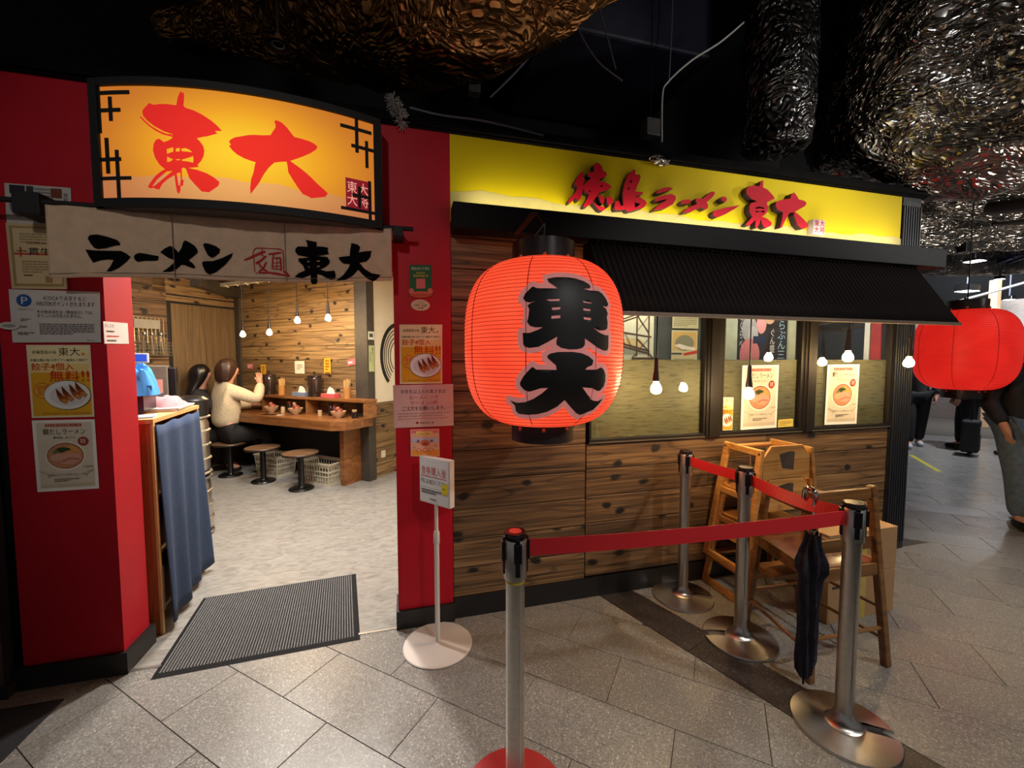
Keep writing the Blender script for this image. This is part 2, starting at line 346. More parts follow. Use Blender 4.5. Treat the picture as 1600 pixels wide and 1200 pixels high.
# ------------------------------------------------------------------ traced lettering, in metres on its own sign (X,Z) or (angle,Z) for the lantern
TR = {'sign':[[[(-0.887,2.623),(-0.883,2.616),(-0.875,2.618),(-0.874,2.605),(-0.876,2.583),(-0.878,2.563),(-0.87,2.556),(-0.839,2.548),(-0.809,2.534),(-0.775,2.513),(-0.754,2.495),(-0.736,2.475),(-0.763,2.471),(-0.753,2.463),(-0.764,2.458),(-0.795,2.446),(-0.809,2.443),(-0.833,2.435),(-0.82,2.422),(-0.809,2.404),(-0.806,2.385),(-0.81,2.363),(-0.82,2.343),(-0.834,2.327),(-0.83,2.318),(-0.87,2.311),(-0.835,2.305),(-0.801,2.294),(-0.774,2.279),(-0.753,2.261),(-0.758,2.245),(-0.776,2.23),(-0.795,2.215),(-0.823,2.217),(-0.845,2.241),(-0.868,2.269),(-0.876,2.295),(-0.88,2.308),(-0.889,2.312),(-0.896,2.307),(-0.896,2.279),(-0.896,2.262),(-0.89,2.261),(-0.894,2.236),(-0.903,2.236),(-0.905,2.215),(-0.911,2.202),(-0.918,2.209),(-0.922,2.237),(-0.924,2.263),(-0.925,2.279),(-0.949,2.264),(-0.975,2.241),(-0.987,2.218),(-1.001,2.22),(-1.01,2.225),(-1.021,2.222),(-1.033,2.227),(-1.025,2.242),(-1.002,2.272),(-0.98,2.291),(-0.961,2.302),(-0.982,2.32),(-0.999,2.35),(-1.005,2.379),(-1.001,2.405),(-0.99,2.422),(-0.978,2.426),(-0.96,2.412),(-0.942,2.42),(-0.926,2.431),(-0.928,2.448),(-0.935,2.449),(-0.958,2.456),(-0.993,2.475),(-1.02,2.496),(-1.037,2.516),(-1.039,2.529),(-1.039,2.538),(-1.032,2.547),(-1.011,2.569),(-0.994,2.562),(-0.971,2.566),(-0.939,2.567),(-0.906,2.564),(-0.899,2.596),(-0.895,2.606)],[(-0.951,2.384),(-0.925,2.393),(-0.925,2.376),(-0.95,2.365)],[(-0.915,2.388),(-0.9,2.392),(-0.901,2.377),(-0.916,2.376)],[(-0.894,2.389),(-0.877,2.392),(-0.861,2.385),(-0.853,2.377),(-0.894,2.379)],[(-0.95,2.354),(-0.938,2.348),(-0.928,2.343),(-0.941,2.333),(-0.952,2.332)],[(-0.917,2.344),(-0.9,2.346),(-0.902,2.341),(-0.916,2.341)],[(-0.894,2.344),(-0.868,2.353),(-0.85,2.361),(-0.849,2.349),(-0.851,2.334),(-0.872,2.338),(-0.893,2.339)],[(-0.955,2.293),(-0.932,2.296),(-0.97,2.263),(-1.004,2.234),(-1.015,2.231),(-0.992,2.261)],[(-0.916,2.287),(-0.902,2.291),(-0.901,2.264),(-0.906,2.237),(-0.911,2.237),(-0.914,2.263)]],[[(-1.053,2.514),(-1.046,2.514),(-1.027,2.494),(-1.007,2.476),(-0.979,2.459),(-0.951,2.447),(-0.93,2.446),(-0.926,2.434),(-0.939,2.438),(-0.962,2.443),(-0.99,2.457),(-1.014,2.474),(-1.035,2.494)]],[[(-0.527,2.552),(-0.507,2.546),(-0.486,2.528),(-0.468,2.504),(-0.457,2.493),(-0.434,2.492),(-0.402,2.488),(-0.38,2.481),(-0.367,2.471),(-0.374,2.456),(-0.397,2.435),(-0.43,2.413),(-0.478,2.386),(-0.45,2.369),(-0.425,2.352),(-0.4,2.332),(-0.368,2.302),(-0.346,2.285),(-0.33,2.27),(-0.34,2.252),(-0.366,2.245),(-0.397,2.236),(-0.415,2.244),(-0.432,2.249),(-0.452,2.277),(-0.47,2.306),(-0.487,2.336),(-0.489,2.362),(-0.492,2.381),(-0.519,2.375),(-0.54,2.369),(-0.563,2.343),(-0.582,2.313),(-0.602,2.273),(-0.621,2.244),(-0.636,2.222),(-0.637,2.245),(-0.632,2.286),(-0.622,2.315),(-0.615,2.35),(-0.612,2.36),(-0.633,2.364),(-0.657,2.371),(-0.681,2.383),(-0.699,2.398),(-0.712,2.416),(-0.704,2.421),(-0.711,2.433),(-0.706,2.442),(-0.688,2.454),(-0.663,2.462),(-0.635,2.471),(-0.614,2.475),(-0.583,2.478),(-0.551,2.484),(-0.543,2.5),(-0.531,2.519),(-0.531,2.533),(-0.535,2.545)]]],'noren_black':[[(-1.293,2.018),(-1.284,2.031),(-1.258,2.035),(-1.222,2.028),(-1.189,2.017),(-1.181,2.009),(-1.178,1.997),(-1.202,1.991),(-1.232,1.979),(-1.258,1.974),(-1.27,1.978),(-1.282,1.995)],[(-1.301,1.969),(-1.269,1.967),(-1.225,1.969),(-1.179,1.972),(-1.162,1.964),(-1.146,1.949),(-1.164,1.926),(-1.191,1.9),(-1.218,1.883),(-1.233,1.882),(-1.217,1.907),(-1.206,1.932),(-1.227,1.933),(-1.253,1.927),(-1.277,1.915),(-1.29,1.942)],[(-1.135,1.95),(-1.128,1.962),(-1.113,1.969),(-1.09,1.966),(-1.067,1.962),(-1.04,1.958),(-1.043,1.942),(-1.053,1.937),(-1.092,1.936),(-1.122,1.93),(-1.131,1.937)],[(-1.034,1.975),(-1.016,1.994),(-0.996,2.007),(-0.982,1.998),(-0.967,1.98),(-0.953,2.0),(-0.946,2.024),(-0.937,2.034),(-0.92,2.026),(-0.9,2.011),(-0.891,1.995),(-0.89,1.984),(-0.91,1.962),(-0.927,1.947),(-0.911,1.934),(-0.902,1.919),(-0.908,1.911),(-0.924,1.917),(-0.944,1.925),(-0.958,1.925),(-0.976,1.908),(-1.0,1.893),(-1.03,1.89),(-1.008,1.91),(-0.991,1.93),(-0.983,1.946),(-1.006,1.954)],[(-0.87,2.022),(-0.861,2.028),(-0.843,2.026),(-0.819,2.017),(-0.804,2.005),(-0.807,1.989),(-0.825,1.972),(-0.839,1.964),(-0.853,1.975),(-0.864,2.0)],[(-0.875,1.943),(-0.864,1.947),(-0.834,1.95),(-0.796,1.967),(-0.753,1.992),(-0.758,1.974),(-0.784,1.939),(-0.823,1.902),(-0.85,1.888),(-0.864,1.898),(-0.875,1.927)],[(-0.445,2.072),(-0.398,2.066),(-0.399,2.045),(-0.374,2.047),(-0.347,2.043),(-0.35,2.031),(-0.345,2.013),(-0.4,2.001),(-0.353,1.999),(-0.342,1.984),(-0.343,1.97),(-0.359,1.953),(-0.388,1.938),(-0.359,1.93),(-0.321,1.935),(-0.316,1.912),(-0.321,1.895),(-0.339,1.89),(-0.36,1.9),(-0.381,1.911),(-0.4,1.917),(-0.4,1.875),(-0.408,1.866),(-0.423,1.866),(-0.429,1.874),(-0.429,1.91),(-0.462,1.892),(-0.499,1.895),(-0.478,1.915),(-0.452,1.928),(-0.46,1.95),(-0.479,1.971),(-0.478,1.982),(-0.432,1.991),(-0.459,1.995),(-0.48,1.997),(-0.49,2.011),(-0.491,2.022),(-0.485,2.031),(-0.479,2.038),(-0.438,2.04),(-0.439,2.055)],[(-0.441,1.974),(-0.432,1.976),(-0.432,1.969),(-0.441,1.968)],[(-0.401,1.979),(-0.384,1.984),(-0.388,1.976),(-0.401,1.973)],[(-0.44,1.948),(-0.43,1.95),(-0.431,1.944),(-0.44,1.944)],[(-0.401,1.954),(-0.385,1.958),(-0.39,1.951),(-0.402,1.948)],[(-0.241,2.072),(-0.212,2.066),(-0.2,2.055),(-0.208,2.029),(-0.177,2.036),(-0.148,2.041),(-0.155,2.009),(-0.173,1.987),(-0.205,1.978),(-0.183,1.951),(-0.152,1.932),(-0.106,1.925),(-0.125,1.903),(-0.144,1.891),(-0.166,1.901),(-0.193,1.923),(-0.212,1.944),(-0.237,1.916),(-0.269,1.893),(-0.317,1.886),(-0.281,1.916),(-0.259,1.947),(-0.249,1.969),(-0.28,1.971),(-0.297,1.987),(-0.301,2.0),(-0.25,2.01),(-0.247,2.041)]],'noren_red':[[(-0.708,1.959),(-0.677,1.972),(-0.637,1.994),(-0.618,2.002),(-0.619,2.01),(-0.64,2.004),(-0.681,1.981),(-0.71,1.964)],[(-0.635,2.016),(-0.636,1.997),(-0.63,1.997),(-0.631,2.017)],[(-0.658,1.945),(-0.633,1.963),(-0.613,1.985),(-0.617,1.989),(-0.638,1.969),(-0.662,1.953)],[(-0.639,1.989),(-0.626,1.983),(-0.646,1.964),(-0.659,1.957),(-0.657,1.95),(-0.642,1.958),(-0.62,1.982),(-0.635,1.995)],[(-0.619,1.96),(-0.632,1.934),(-0.653,1.913),(-0.65,1.907),(-0.626,1.928),(-0.613,1.957)],[(-0.653,1.95),(-0.636,1.923),(-0.615,1.911),(-0.611,1.918),(-0.63,1.93),(-0.647,1.954)],[(-0.606,1.991),(-0.578,1.996),(-0.552,2.003),(-0.552,2.009),(-0.579,2.005),(-0.607,1.998)],[(-0.587,1.994),(-0.592,1.974),(-0.587,1.973),(-0.582,1.993)],[(-0.592,1.978),(-0.595,1.929),(-0.589,1.929),(-0.586,1.978)],[(-0.589,1.975),(-0.556,1.979),(-0.557,1.985),(-0.589,1.98)],[(-0.56,1.981),(-0.559,1.921),(-0.552,1.922),(-0.553,1.982)],[(-0.573,1.979),(-0.576,1.927),(-0.573,1.927),(-0.569,1.979)],[(-0.586,1.954),(-0.559,1.958),(-0.559,1.961),(-0.586,1.957)],[(-0.586,1.938),(-0.56,1.941),(-0.56,1.945),(-0.586,1.942)],[(-0.592,1.926),(-0.554,1.926),(-0.554,1.931),(-0.592,1.93)],[(-0.652,1.904),(-0.602,1.906),(-0.57,1.9),(-0.518,1.897),(-0.518,1.901),(-0.568,1.911),(-0.601,1.914),(-0.651,1.911)],[(-0.547,1.916),(-0.536,1.904),(-0.519,1.897),(-0.517,1.899),(-0.528,1.915),(-0.541,1.924)],[(-0.661,2.015),(-0.652,2.019),(-0.606,2.02),(-0.562,2.021),(-0.547,2.015),(-0.545,1.976),(-0.547,1.918),(-0.542,1.918),(-0.541,1.976),(-0.543,2.017),(-0.561,2.025),(-0.606,2.023),(-0.652,2.023),(-0.662,2.019)],[(-0.664,2.018),(-0.673,1.999),(-0.669,1.955),(-0.669,1.915),(-0.659,1.902),(-0.656,1.905),(-0.666,1.916),(-0.666,1.955),(-0.67,1.999),(-0.66,2.016)]],'yellow':[[(0.927,2.412),(0.934,2.426),(0.975,2.473),(0.984,2.501),(0.963,2.512),(0.97,2.533),(0.99,2.567),(1.017,2.595),(1.02,2.559),(1.029,2.551),(1.016,2.507),(1.05,2.542),(1.07,2.562),(1.047,2.571),(1.05,2.587),(1.087,2.598),(1.087,2.639),(1.1,2.651),(1.12,2.649),(1.141,2.632),(1.144,2.611),(1.164,2.605),(1.172,2.59),(1.16,2.574),(1.129,2.564),(1.121,2.547),(1.168,2.545),(1.202,2.526),(1.179,2.505),(1.122,2.481),(1.09,2.437),(1.083,2.427),(1.118,2.407),(1.16,2.402),(1.163,2.391),(1.144,2.38),(1.121,2.384),(1.095,2.41),(1.082,2.424),(1.047,2.396),(1.027,2.39),(1.021,2.398),(1.051,2.447),(1.056,2.47),(1.031,2.476),(1.019,2.498),(1.013,2.461),(1.001,2.43),(0.986,2.422),(0.973,2.439),(0.951,2.416),(0.932,2.403)],[(1.129,2.521),(1.145,2.529),(1.14,2.517),(1.13,2.513)],[(1.058,2.493),(1.069,2.482),(1.058,2.477)],[(1.117,2.467),(1.138,2.469),(1.156,2.455),(1.157,2.434),(1.144,2.417),(1.131,2.431)],[(1.169,2.46),(1.195,2.468),(1.214,2.453),(1.211,2.435),(1.186,2.409),(1.172,2.435)],[(1.351,2.642),(1.358,2.636),(1.357,2.613),(1.387,2.615),(1.395,2.605),(1.387,2.578),(1.369,2.539),(1.367,2.525),(1.354,2.512),(1.413,2.515),(1.405,2.5),(1.354,2.483),(1.392,2.482),(1.431,2.465),(1.441,2.449),(1.421,2.426),(1.366,2.405),(1.342,2.399),(1.326,2.392),(1.307,2.392),(1.297,2.401),(1.228,2.392),(1.222,2.408),(1.227,2.443),(1.253,2.448),(1.264,2.421),(1.28,2.422),(1.276,2.492),(1.286,2.549),(1.304,2.597),(1.33,2.626)],[(1.32,2.569),(1.339,2.58),(1.336,2.566),(1.325,2.56)],[(1.31,2.53),(1.321,2.534),(1.318,2.52),(1.312,2.515)],[(1.357,2.451),(1.398,2.445),(1.361,2.416)],[(1.504,2.522),(1.518,2.54),(1.556,2.556),(1.596,2.564),(1.621,2.558),(1.59,2.543),(1.546,2.526),(1.515,2.516)],[(1.491,2.476),(1.505,2.491),(1.557,2.511),(1.614,2.524),(1.64,2.514),(1.644,2.495),(1.621,2.462),(1.571,2.435),(1.482,2.412),(1.525,2.45),(1.586,2.492),(1.547,2.481),(1.502,2.468)],[(1.678,2.478),(1.691,2.494),(1.736,2.504),(1.753,2.496),(1.744,2.481),(1.692,2.469)],[(1.693,2.421),(1.738,2.455),(1.797,2.481),(1.786,2.5),(1.789,2.515),(1.838,2.518),(1.877,2.548),(1.901,2.568),(1.923,2.57),(1.928,2.556),(1.906,2.53),(1.868,2.499),(1.88,2.48),(1.876,2.46),(1.851,2.452),(1.829,2.463),(1.819,2.462),(1.752,2.429),(1.711,2.42)],[(1.972,2.53),(1.986,2.546),(2.012,2.545),(2.022,2.529),(2.009,2.513),(1.987,2.517)],[(1.913,2.432),(1.927,2.451),(2.003,2.476),(2.12,2.505),(2.085,2.478),(2.012,2.438),(1.947,2.411),(1.924,2.418)],[(2.282,2.674),(2.301,2.681),(2.303,2.652),(2.3,2.636),(2.339,2.625),(2.384,2.592),(2.401,2.573),(2.343,2.546),(2.335,2.535),(2.35,2.514),(2.342,2.479),(2.315,2.455),(2.3,2.448),(2.348,2.436),(2.384,2.414),(2.377,2.395),(2.338,2.376),(2.315,2.384),(2.289,2.431),(2.283,2.4),(2.264,2.37),(2.249,2.372),(2.251,2.422),(2.202,2.381),(2.171,2.384),(2.223,2.438),(2.198,2.473),(2.196,2.503),(2.208,2.526),(2.257,2.54),(2.21,2.553),(2.171,2.583),(2.166,2.604),(2.184,2.63),(2.23,2.641),(2.272,2.639)],[(2.247,2.502),(2.282,2.51),(2.317,2.505),(2.317,2.497),(2.282,2.5),(2.248,2.492)],[(2.248,2.48),(2.271,2.478),(2.287,2.479),(2.318,2.488),(2.318,2.474),(2.287,2.476),(2.249,2.47)],[(2.539,2.62),(2.559,2.629),(2.585,2.609),(2.602,2.588),(2.648,2.583),(2.672,2.57),(2.658,2.549),(2.574,2.503),(2.62,2.479),(2.672,2.445),(2.696,2.421),(2.674,2.403),(2.633,2.397),(2.598,2.419),(2.566,2.48),(2.566,2.499),(2.529,2.493),(2.499,2.449),(2.469,2.39),(2.453,2.389),(2.467,2.44),(2.472,2.491),(2.424,2.505),(2.407,2.532),(2.413,2.555),(2.461,2.572),(2.529,2.585)]],'yseal':[[(2.74,2.457),(2.747,2.463),(2.827,2.47),(2.836,2.465),(2.841,2.386),(2.833,2.379),(2.752,2.372),(2.744,2.378)]],'lantern':[[[(-0.286,0.243),(-0.202,0.249),(-0.067,0.251),(0.045,0.248),(0.159,0.238),(0.223,0.226),(0.234,0.217),(0.219,0.21),(0.13,0.205),(0.218,0.201),(0.344,0.203),(0.399,0.193),(0.453,0.173),(0.48,0.152),(0.449,0.141),(0.373,0.142),(0.433,0.132),(0.456,0.114),(0.435,0.098),(0.449,0.077),(0.441,0.052),(0.396,0.044),(0.314,0.042),(0.228,0.052),(0.324,0.032),(0.409,0.024),(0.464,0.025),(0.463,-0.027),(0.445,-0.038),(0.388,-0.039),(0.295,-0.028),(0.171,-0.002),(0.124,0.008),(0.124,-0.017),(0.097,-0.029),(0.035,-0.035),(-0.051,-0.036),(-0.14,-0.03),(-0.189,-0.018),(-0.193,-0.008),(-0.182,0.014),(-0.284,-0.008),(-0.378,-0.026),(-0.474,-0.03),(-0.518,-0.025),(-0.537,-0.016),(-0.543,0.029),(-0.466,0.029),(-0.387,0.04),(-0.332,0.05),(-0.41,0.05),(-0.466,0.056),(-0.497,0.071),(-0.483,0.093),(-0.476,0.121),(-0.496,0.136),(-0.469,0.144),(-0.413,0.153),(-0.47,0.147),(-0.519,0.152),(-0.546,0.166),(-0.524,0.185),(-0.447,0.212),(-0.392,0.204),(-0.175,0.203),(-0.216,0.215),(-0.27,0.228)],[(-0.301,0.158),(-0.155,0.161),(-0.157,0.153),(-0.261,0.152)],[(0.108,0.156),(0.23,0.151),(0.197,0.148),(0.112,0.15)],[(-0.239,0.126),(-0.151,0.129),(-0.151,0.12),(-0.237,0.117)],[(0.107,0.127),(0.198,0.124),(0.193,0.117),(0.107,0.118)],[(-0.244,0.094),(-0.151,0.097),(-0.152,0.086),(-0.245,0.083)],[(0.109,0.093),(0.202,0.09),(0.198,0.081),(0.111,0.083)]],[[(-0.285,-0.06),(-0.252,-0.052),(-0.175,-0.046),(-0.026,-0.045),(0.086,-0.05),(0.178,-0.063),(0.238,-0.079),(0.225,-0.098),(0.162,-0.106),(0.137,-0.116),(0.285,-0.116),(0.352,-0.107),(0.397,-0.115),(0.437,-0.137),(0.452,-0.164),(0.439,-0.187),(0.388,-0.204),(0.348,-0.205),(0.257,-0.192),(0.122,-0.187),(0.206,-0.218),(0.311,-0.245),(0.403,-0.25),(0.489,-0.24),(0.454,-0.264),(0.394,-0.288),(0.251,-0.303),(0.207,-0.308),(0.123,-0.297),(0.01,-0.267),(-0.075,-0.238),(-0.156,-0.266),(-0.272,-0.288),(-0.398,-0.3),(-0.531,-0.304),(-0.655,-0.301),(-0.684,-0.289),(-0.675,-0.265),(-0.728,-0.243),(-0.641,-0.252),(-0.538,-0.248),(-0.437,-0.233),(-0.343,-0.211),(-0.273,-0.188),(-0.352,-0.189),(-0.434,-0.199),(-0.48,-0.204),(-0.535,-0.198),(-0.578,-0.18),(-0.58,-0.167),(-0.536,-0.141),(-0.473,-0.115),(-0.438,-0.104),(-0.4,-0.115),(-0.185,-0.116),(-0.195,-0.098),(-0.251,-0.08),(-0.281,-0.07)]]]}

# ------------------------------------------------------------------ materials
def tile_mat(name, base, dots, rough=.29):
    k = NT(name); v = k.coord((1, 1, 1), rnd=True)
    n = k.n('ShaderNodeTexNoise'); n.inputs['Scale'].default_value = 130; n.inputs['Detail'].default_value = 3; k.l(v, n.inputs['Vector'])
    vo = k.n('ShaderNodeTexVoronoi'); vo.inputs['Scale'].default_value = 210; k.l(v, vo.inputs['Vector'])
    n3 = k.n('ShaderNodeTexNoise'); n3.inputs['Scale'].default_value = 3; k.l(v, n3.inputs['Vector'])
    c = k.ramp(n.outputs[0], [(.36, tuple(x * .62 for x in lin(base)[:3]) + (1,)), (.6, lin(base))])
    sp = k.ramp(vo.outputs['Color'], [(.80, (0, 0, 0, 1)), (.84, (1, 1, 1, 1))])
    c = k.mix(sp, c, lin(dots))
    oi = k.n('ShaderNodeObjectInfo'); tone = k.ramp(oi.outputs['Random'], [(0, (.86, .86, .86, 1)), (1, (1, 1, 1, 1))])
    c = k.mix(1.0, c, tone, 'MULTIPLY')
    k.l(c, k.b.inputs['Base Color'])
    rr = k.ramp(n3.outputs[0], [(.3, (rough - .06,) * 3 + (1,)), (.7, (rough + .08,) * 3 + (1,))]); k.l(rr, k.b.inputs['Roughness'])
    k.bump(n.outputs[0], .12, .002); return k.m
m_tile = tile_mat('granite_tile', (150, 147, 142), (188, 184, 176))
m_tile_dark = tile_mat('dark_granite_tile', (58, 53, 54), (110, 100, 98), .4)
m_grout = M('grout', (88, 82, 74), .9)
def vinyl():
    k = NT('marbled_vinyl'); v = k.coord((1, 2.4, 1))
    n = k.n('ShaderNodeTexNoise'); n.inputs['Scale'].default_value = 9; n.inputs['Detail'].default_value = 8; n.inputs['Distortion'].default_value = 1.6; k.l(v, n.inputs['Vector'])
    k.l(k.ramp(n.outputs[0], [(.32, lin((122, 119, 113))), (.5, lin((143, 140, 134))), (.7, lin((156, 153, 147)))]), k.b.inputs['Base Color'])
    k.b.inputs['Roughness'].default_value = .38; return k.m
m_vinyl = vinyl()
m_red = M('red_paint', (176, 17, 35), .5, var=.05, scale=6, spec=.22)
m_black = M('black_paint', (24, 22, 22), .5, var=.15)
m_soft_black = M('soft_black', (17, 16, 17), .7)
m_ceil = M('black_ceiling', (9, 9, 10), .85)
m_yellow = M('yellow_sign_paint', (226, 197, 16), .6, var=.03, scale=3, spec=.15)
m_yellow2 = M('sand_band_paint', (204, 184, 104), .55, var=.06)
m_crimson = M('crimson_letter', (186, 22, 40), .55, var=.05, spec=.15)
m_navy = M('navy_ribbed', (26, 30, 40), .38, var=.1)
m_beam = M('charcoal_beam', (24, 24, 27), .55, var=.08, spec=.12)
m_wall_wood = wood_planks('charred_cedar', (60, 42, 27), (124, 92, 58), (164, 128, 86))
m_int_wood = wood_planks('interior_cedar', (92, 70, 44), (148, 116, 74), (176, 144, 98))  # paler cedar tones for the interior planks
m_ply = wood_planks('plywood', (104, 80, 48), (124, 98, 60), (142, 114, 74), knots=False, axis='z')
m_awn = M('dark_metal_awning', (18, 12, 11), .8, spec=.15, var=.2, scale=30)
m_frame = M('dark_window_frame', (27, 23, 21), .5, var=.1, spec=.25)
m_metal = M('brushed_steel', (204, 200, 194), .32, 1.0, var=.06, scale=60)
m_chrome = M('chrome', (200, 200, 200), .12, 1.0, var=.02)
m_plastic = M('black_plastic', (14, 14, 15), .3, var=.1)
m_white = M('white_enamel', (214, 206, 198), .4, var=.02)
m_post = M('dark_post', (62, 56, 48), .55, var=.15)
m_cream = M('cream_wall', (216, 208, 184), .7, var=.03)
m_oak = wood_planks('oak_furniture', (168, 108, 48), (202, 144, 76), (220, 168, 100), knots=False, rough=.38, grain=.6)
m_brown_oak = wood_planks('brown_oak_furniture', (104, 66, 32), (134, 90, 48), (156, 110, 64), knots=False, rough=.38, grain=.6)
m_table = wood_planks('table_wood', (128, 78, 38), (158, 102, 54), (178, 122, 72), knots=False, rough=.35, grain=.4)

# ------------------------------------------------------------------ floor: slab, granite tiles laid at 42 degrees, a dark strip, mats
structure(G().box((-8, -8, -.12), (20, 12, -.004)).obj('floor', m_grout))
FLOOR = bpy.data.objects['floor']
def clip(poly, a, b, c):   # keep a*x + b*y <= c
    out = []
    for i in range(len(poly)):
        p, q = poly[i], poly[(i + 1) % len(poly)]
        dp = a*p[0] + b*p[1] - c; dq = a*q[0] + b*q[1] - c
        if dp <= 0: out.append(p)
        if (dp < 0 < dq) or (dq < 0 < dp):
            t = dp / (dp - dq); out.append((p[0] + t*(q[0]-p[0]), p[1] + t*(q[1]-p[1])))
    return out
def tile_piece(poly, mat, z=0.0, name='tile'):
    cx = sum(p[0] for p in poly) / len(poly); cy = sum(p[1] for p in poly) / len(poly)
    def ins(p, d):
        v = Vector((p[0]-cx, p[1]-cy)); L = v.length; v *= max(0, 1 - d / max(L, .02)); return (v.x, v.y)
    g = G(); n = len(poly)
    lo = [(p[0]-cx, p[1]-cy, -.012) for p in poly]; md = [(p[0]-cx, p[1]-cy, z - .0018) for p in poly]; hi = [ins(p, .002) + (z,) for p in poly]
    g.add(lo + md + hi, [(i, (i+1) % n, n+(i+1) % n, n+i) for i in range(n)] + [(n+i, n+(i+1) % n, 2*n+(i+1) % n, 2*n+i) for i in range(n)] + [tuple(range(2*n, 3*n))])
    o = g.obj(name, mat, FLOOR, smooth=0); o.location = (cx, cy, 0); return o
A = math.radians(-41.6); E = Vector((math.cos(A), math.sin(A))); Nn = Vector((-E.y, E.x))   # along the rows, across them
# strip of dark granite from the wall towards the passage
S0, S1 = Vector((1.185, .012)), Vector((1.585, -1.09)); sd = (S1 - S0).normalized(); sn = Vector((-sd.y, sd.x)); SW = .218
W_, L_, J = .31, .62, .0013
cands = []; extra = []
for r in range(-14, 30):
    for t in range(-24, 24):
        n0 = -.007 + r * W_; t0 = .5 + .336 * r - math.floor(.336 * r / L_) * L_ + t * L_
        poly = [tuple(E * (t0 + a) + Nn * (n0 + b)) for a, b in ((J, J), (L_-J, J), (L_-J, W_-J), (J, W_-J))]
        c = E * (t0 + L_/2) + Nn * (n0 + W_/2)
        v = Vector((c.x, c.y + 2.3)); d = v.length; ang = math.degrees(math.atan2(v.x, v.y)) - 14.73
        if d > 12.5 or abs(ang) > 78: continue
        if c.y > .3 and c.x < 3.7: continue
        outside = abs(ang) > 57 or d * math.cos(math.radians(ang)) < 1.0
        (extra if outside else cands).append((d, poly))
cands.sort(key=lambda q: q[0])
for d, poly in cands[:296]:
    if min(p[0] for p in poly) < 3.8: poly = clip(poly, 0, 1, .012)
    # split at the dark strip
    for sgn in (1, -1):
        off = .004
        q = clip(poly, -sn.x, -sn.y, -sn.dot(S0) - SW - off) if sgn == 1 else clip(poly, sn.x, sn.y, sn.dot(S0) - off)
        if len(q) >= 3:
            ar = abs(sum(q[i][0]*q[(i+1) % len(q)][1] - q[(i+1) % len(q)][0]*q[i][1] for i in range(len(q)))) / 2
            if ar > .0008: tile_piece(q, m_tile)
rest = [p for d, p in cands[296:] + extra]
g = G()
for p in rest:
    if min(q[0] for q in p) < 3.8: p = clip(p, 0, 1, .012)
    if len(p) >= 3: g.add([(q[0], q[1], 0) for q in p], [tuple(range(len(p)))])
if g.v:
    o = g.obj('far_tiles', m_tile, FLOOR, smooth=0); o['kind'] = 'stuff'
for i in range(6):   # the dark strip, tile by tile
    a = S0 + sd * (i * .62); b = a + sd * .617
    poly = [(a.x, a.y), (b.x, b.y), (b.x + sn.x * SW, b.y + sn.y * SW), (a.x + sn.x * SW, a.y + sn.y * SW)][::-1]
    poly = clip(poly, 0, 1, .012)
    if len(poly) >= 3: tile_piece(poly, m_tile_dark, name='dark_tile')
structure(G().box((-6, .012, -.05), (3.6, 8, .001)).obj('interior_floor', m_vinyl))
structure(G().box((-1.33, -.004, -.02), (-.04, .012, .003)).obj('threshold_trim', m_metal))
# entrance mat
c = [(-1.175, -.09), (-.25, -.045), (-.35, .685), (-1.246, .615)]
mt = thing('door_mat', 'grey ribbed entrance mat lying across the doorway', 'mat', (-.75, .29, .001))
def at(u, v): return ((1-u)*(1-v)*c[0][0]+u*(1-v)*c[1][0]+u*v*c[2][0]+(1-u)*v*c[3][0], (1-u)*(1-v)*c[0][1]+u*(1-v)*c[1][1]+u*v*c[2][1]+(1-u)*v*c[3][1])
g = G(); cs = [at(0, 0), at(1, 0), at(1, 1), at(0, 1)]
ci = [at(.022, .028), at(.978, .028), at(.978, .972), at(.022, .972)]
g.hexa([p + (.001,) for p in cs], [p + (.007,) for p in ci]); g.obj('rubber_edge', M('mat_rubber', (28, 28, 30), .8, spec=.2), mt, world=True, smooth=0)
g = G(); NR = 64
for i in range(NR):
    u0 = .026 + .948 * i / NR; u1 = u0 + .948 / NR * .5
    g.hexa([at(u0, .032) + (.006,), at(u1, .032) + (.006,), at(u1, .968) + (.006,), at(u0, .968) + (.006,)],
           [at(u0+.001, .034) + (.011,), at(u1-.001, .034) + (.011,), at(u1-.001, .966) + (.011,), at(u0+.001, .966) + (.011,)])
o = g.obj('carpet_ribs', M('mat_carpet', (112, 112, 113), .95, var=.35, scale=160), mt, world=True, smooth=0); o['kind'] = 'stuff'
g = G().box((-2.9, -.85, .0), (-1.475, -.125, .008)); o = g.obj('floor_mat', M('dark_mat', (34, 35, 40), .9, var=.4, scale=120), world=True, loc=(-2.2, -.45, 0), smooth=0, bevel=.003)
tag(o, 'dark blue-grey floor mat at the left edge beside the black screen', 'mat')

# ------------------------------------------------------------------ shop front: pillars, header, signs
g = G().box((-1.70, 0, .10), (-1.32, .20, 2.725)); structure(g.obj('red_pillar', m_red), 'red painted pillar left of the doorway')
g = G().box((-.05, 0, .10), (.255, .16, 2.725)); structure(g.obj('red_pillar', m_red), 'red painted pillar right of the doorway')
g = G().box((-1.32, .0, 1.97), (-.05, .16, 2.725)); structure(g.obj('wall_header', m_red), 'red wall over the doorway')
g = G().box((-1.76, -.018, 0), (-1.30, .215, .105)); structure(g.obj('baseboard_left', m_black), 'black plinth of the left pillar')
g = G().box((-.062, -.018, 0), (.262, .165, .105)); structure(g.obj('baseboard_right', m_black), 'black plinth of the right pillar')
g = G().box((.262, .005, 0), (3.63, .06, .125)); structure(g.obj('baseboard_front', m_black), 'black baseboard under the plank wall')
g = G().box((-1.72, -.02, 2.725), (3.86, .25, 2.79)).box((-1.7, -.04, 2.735), (3.86, -.015, 2.755)); structure(g.obj('trim_1', M('old_black_timber', (10, 8, 8), .9, var=.4, spec=.1)), 'dark timber rail along the top of the front')
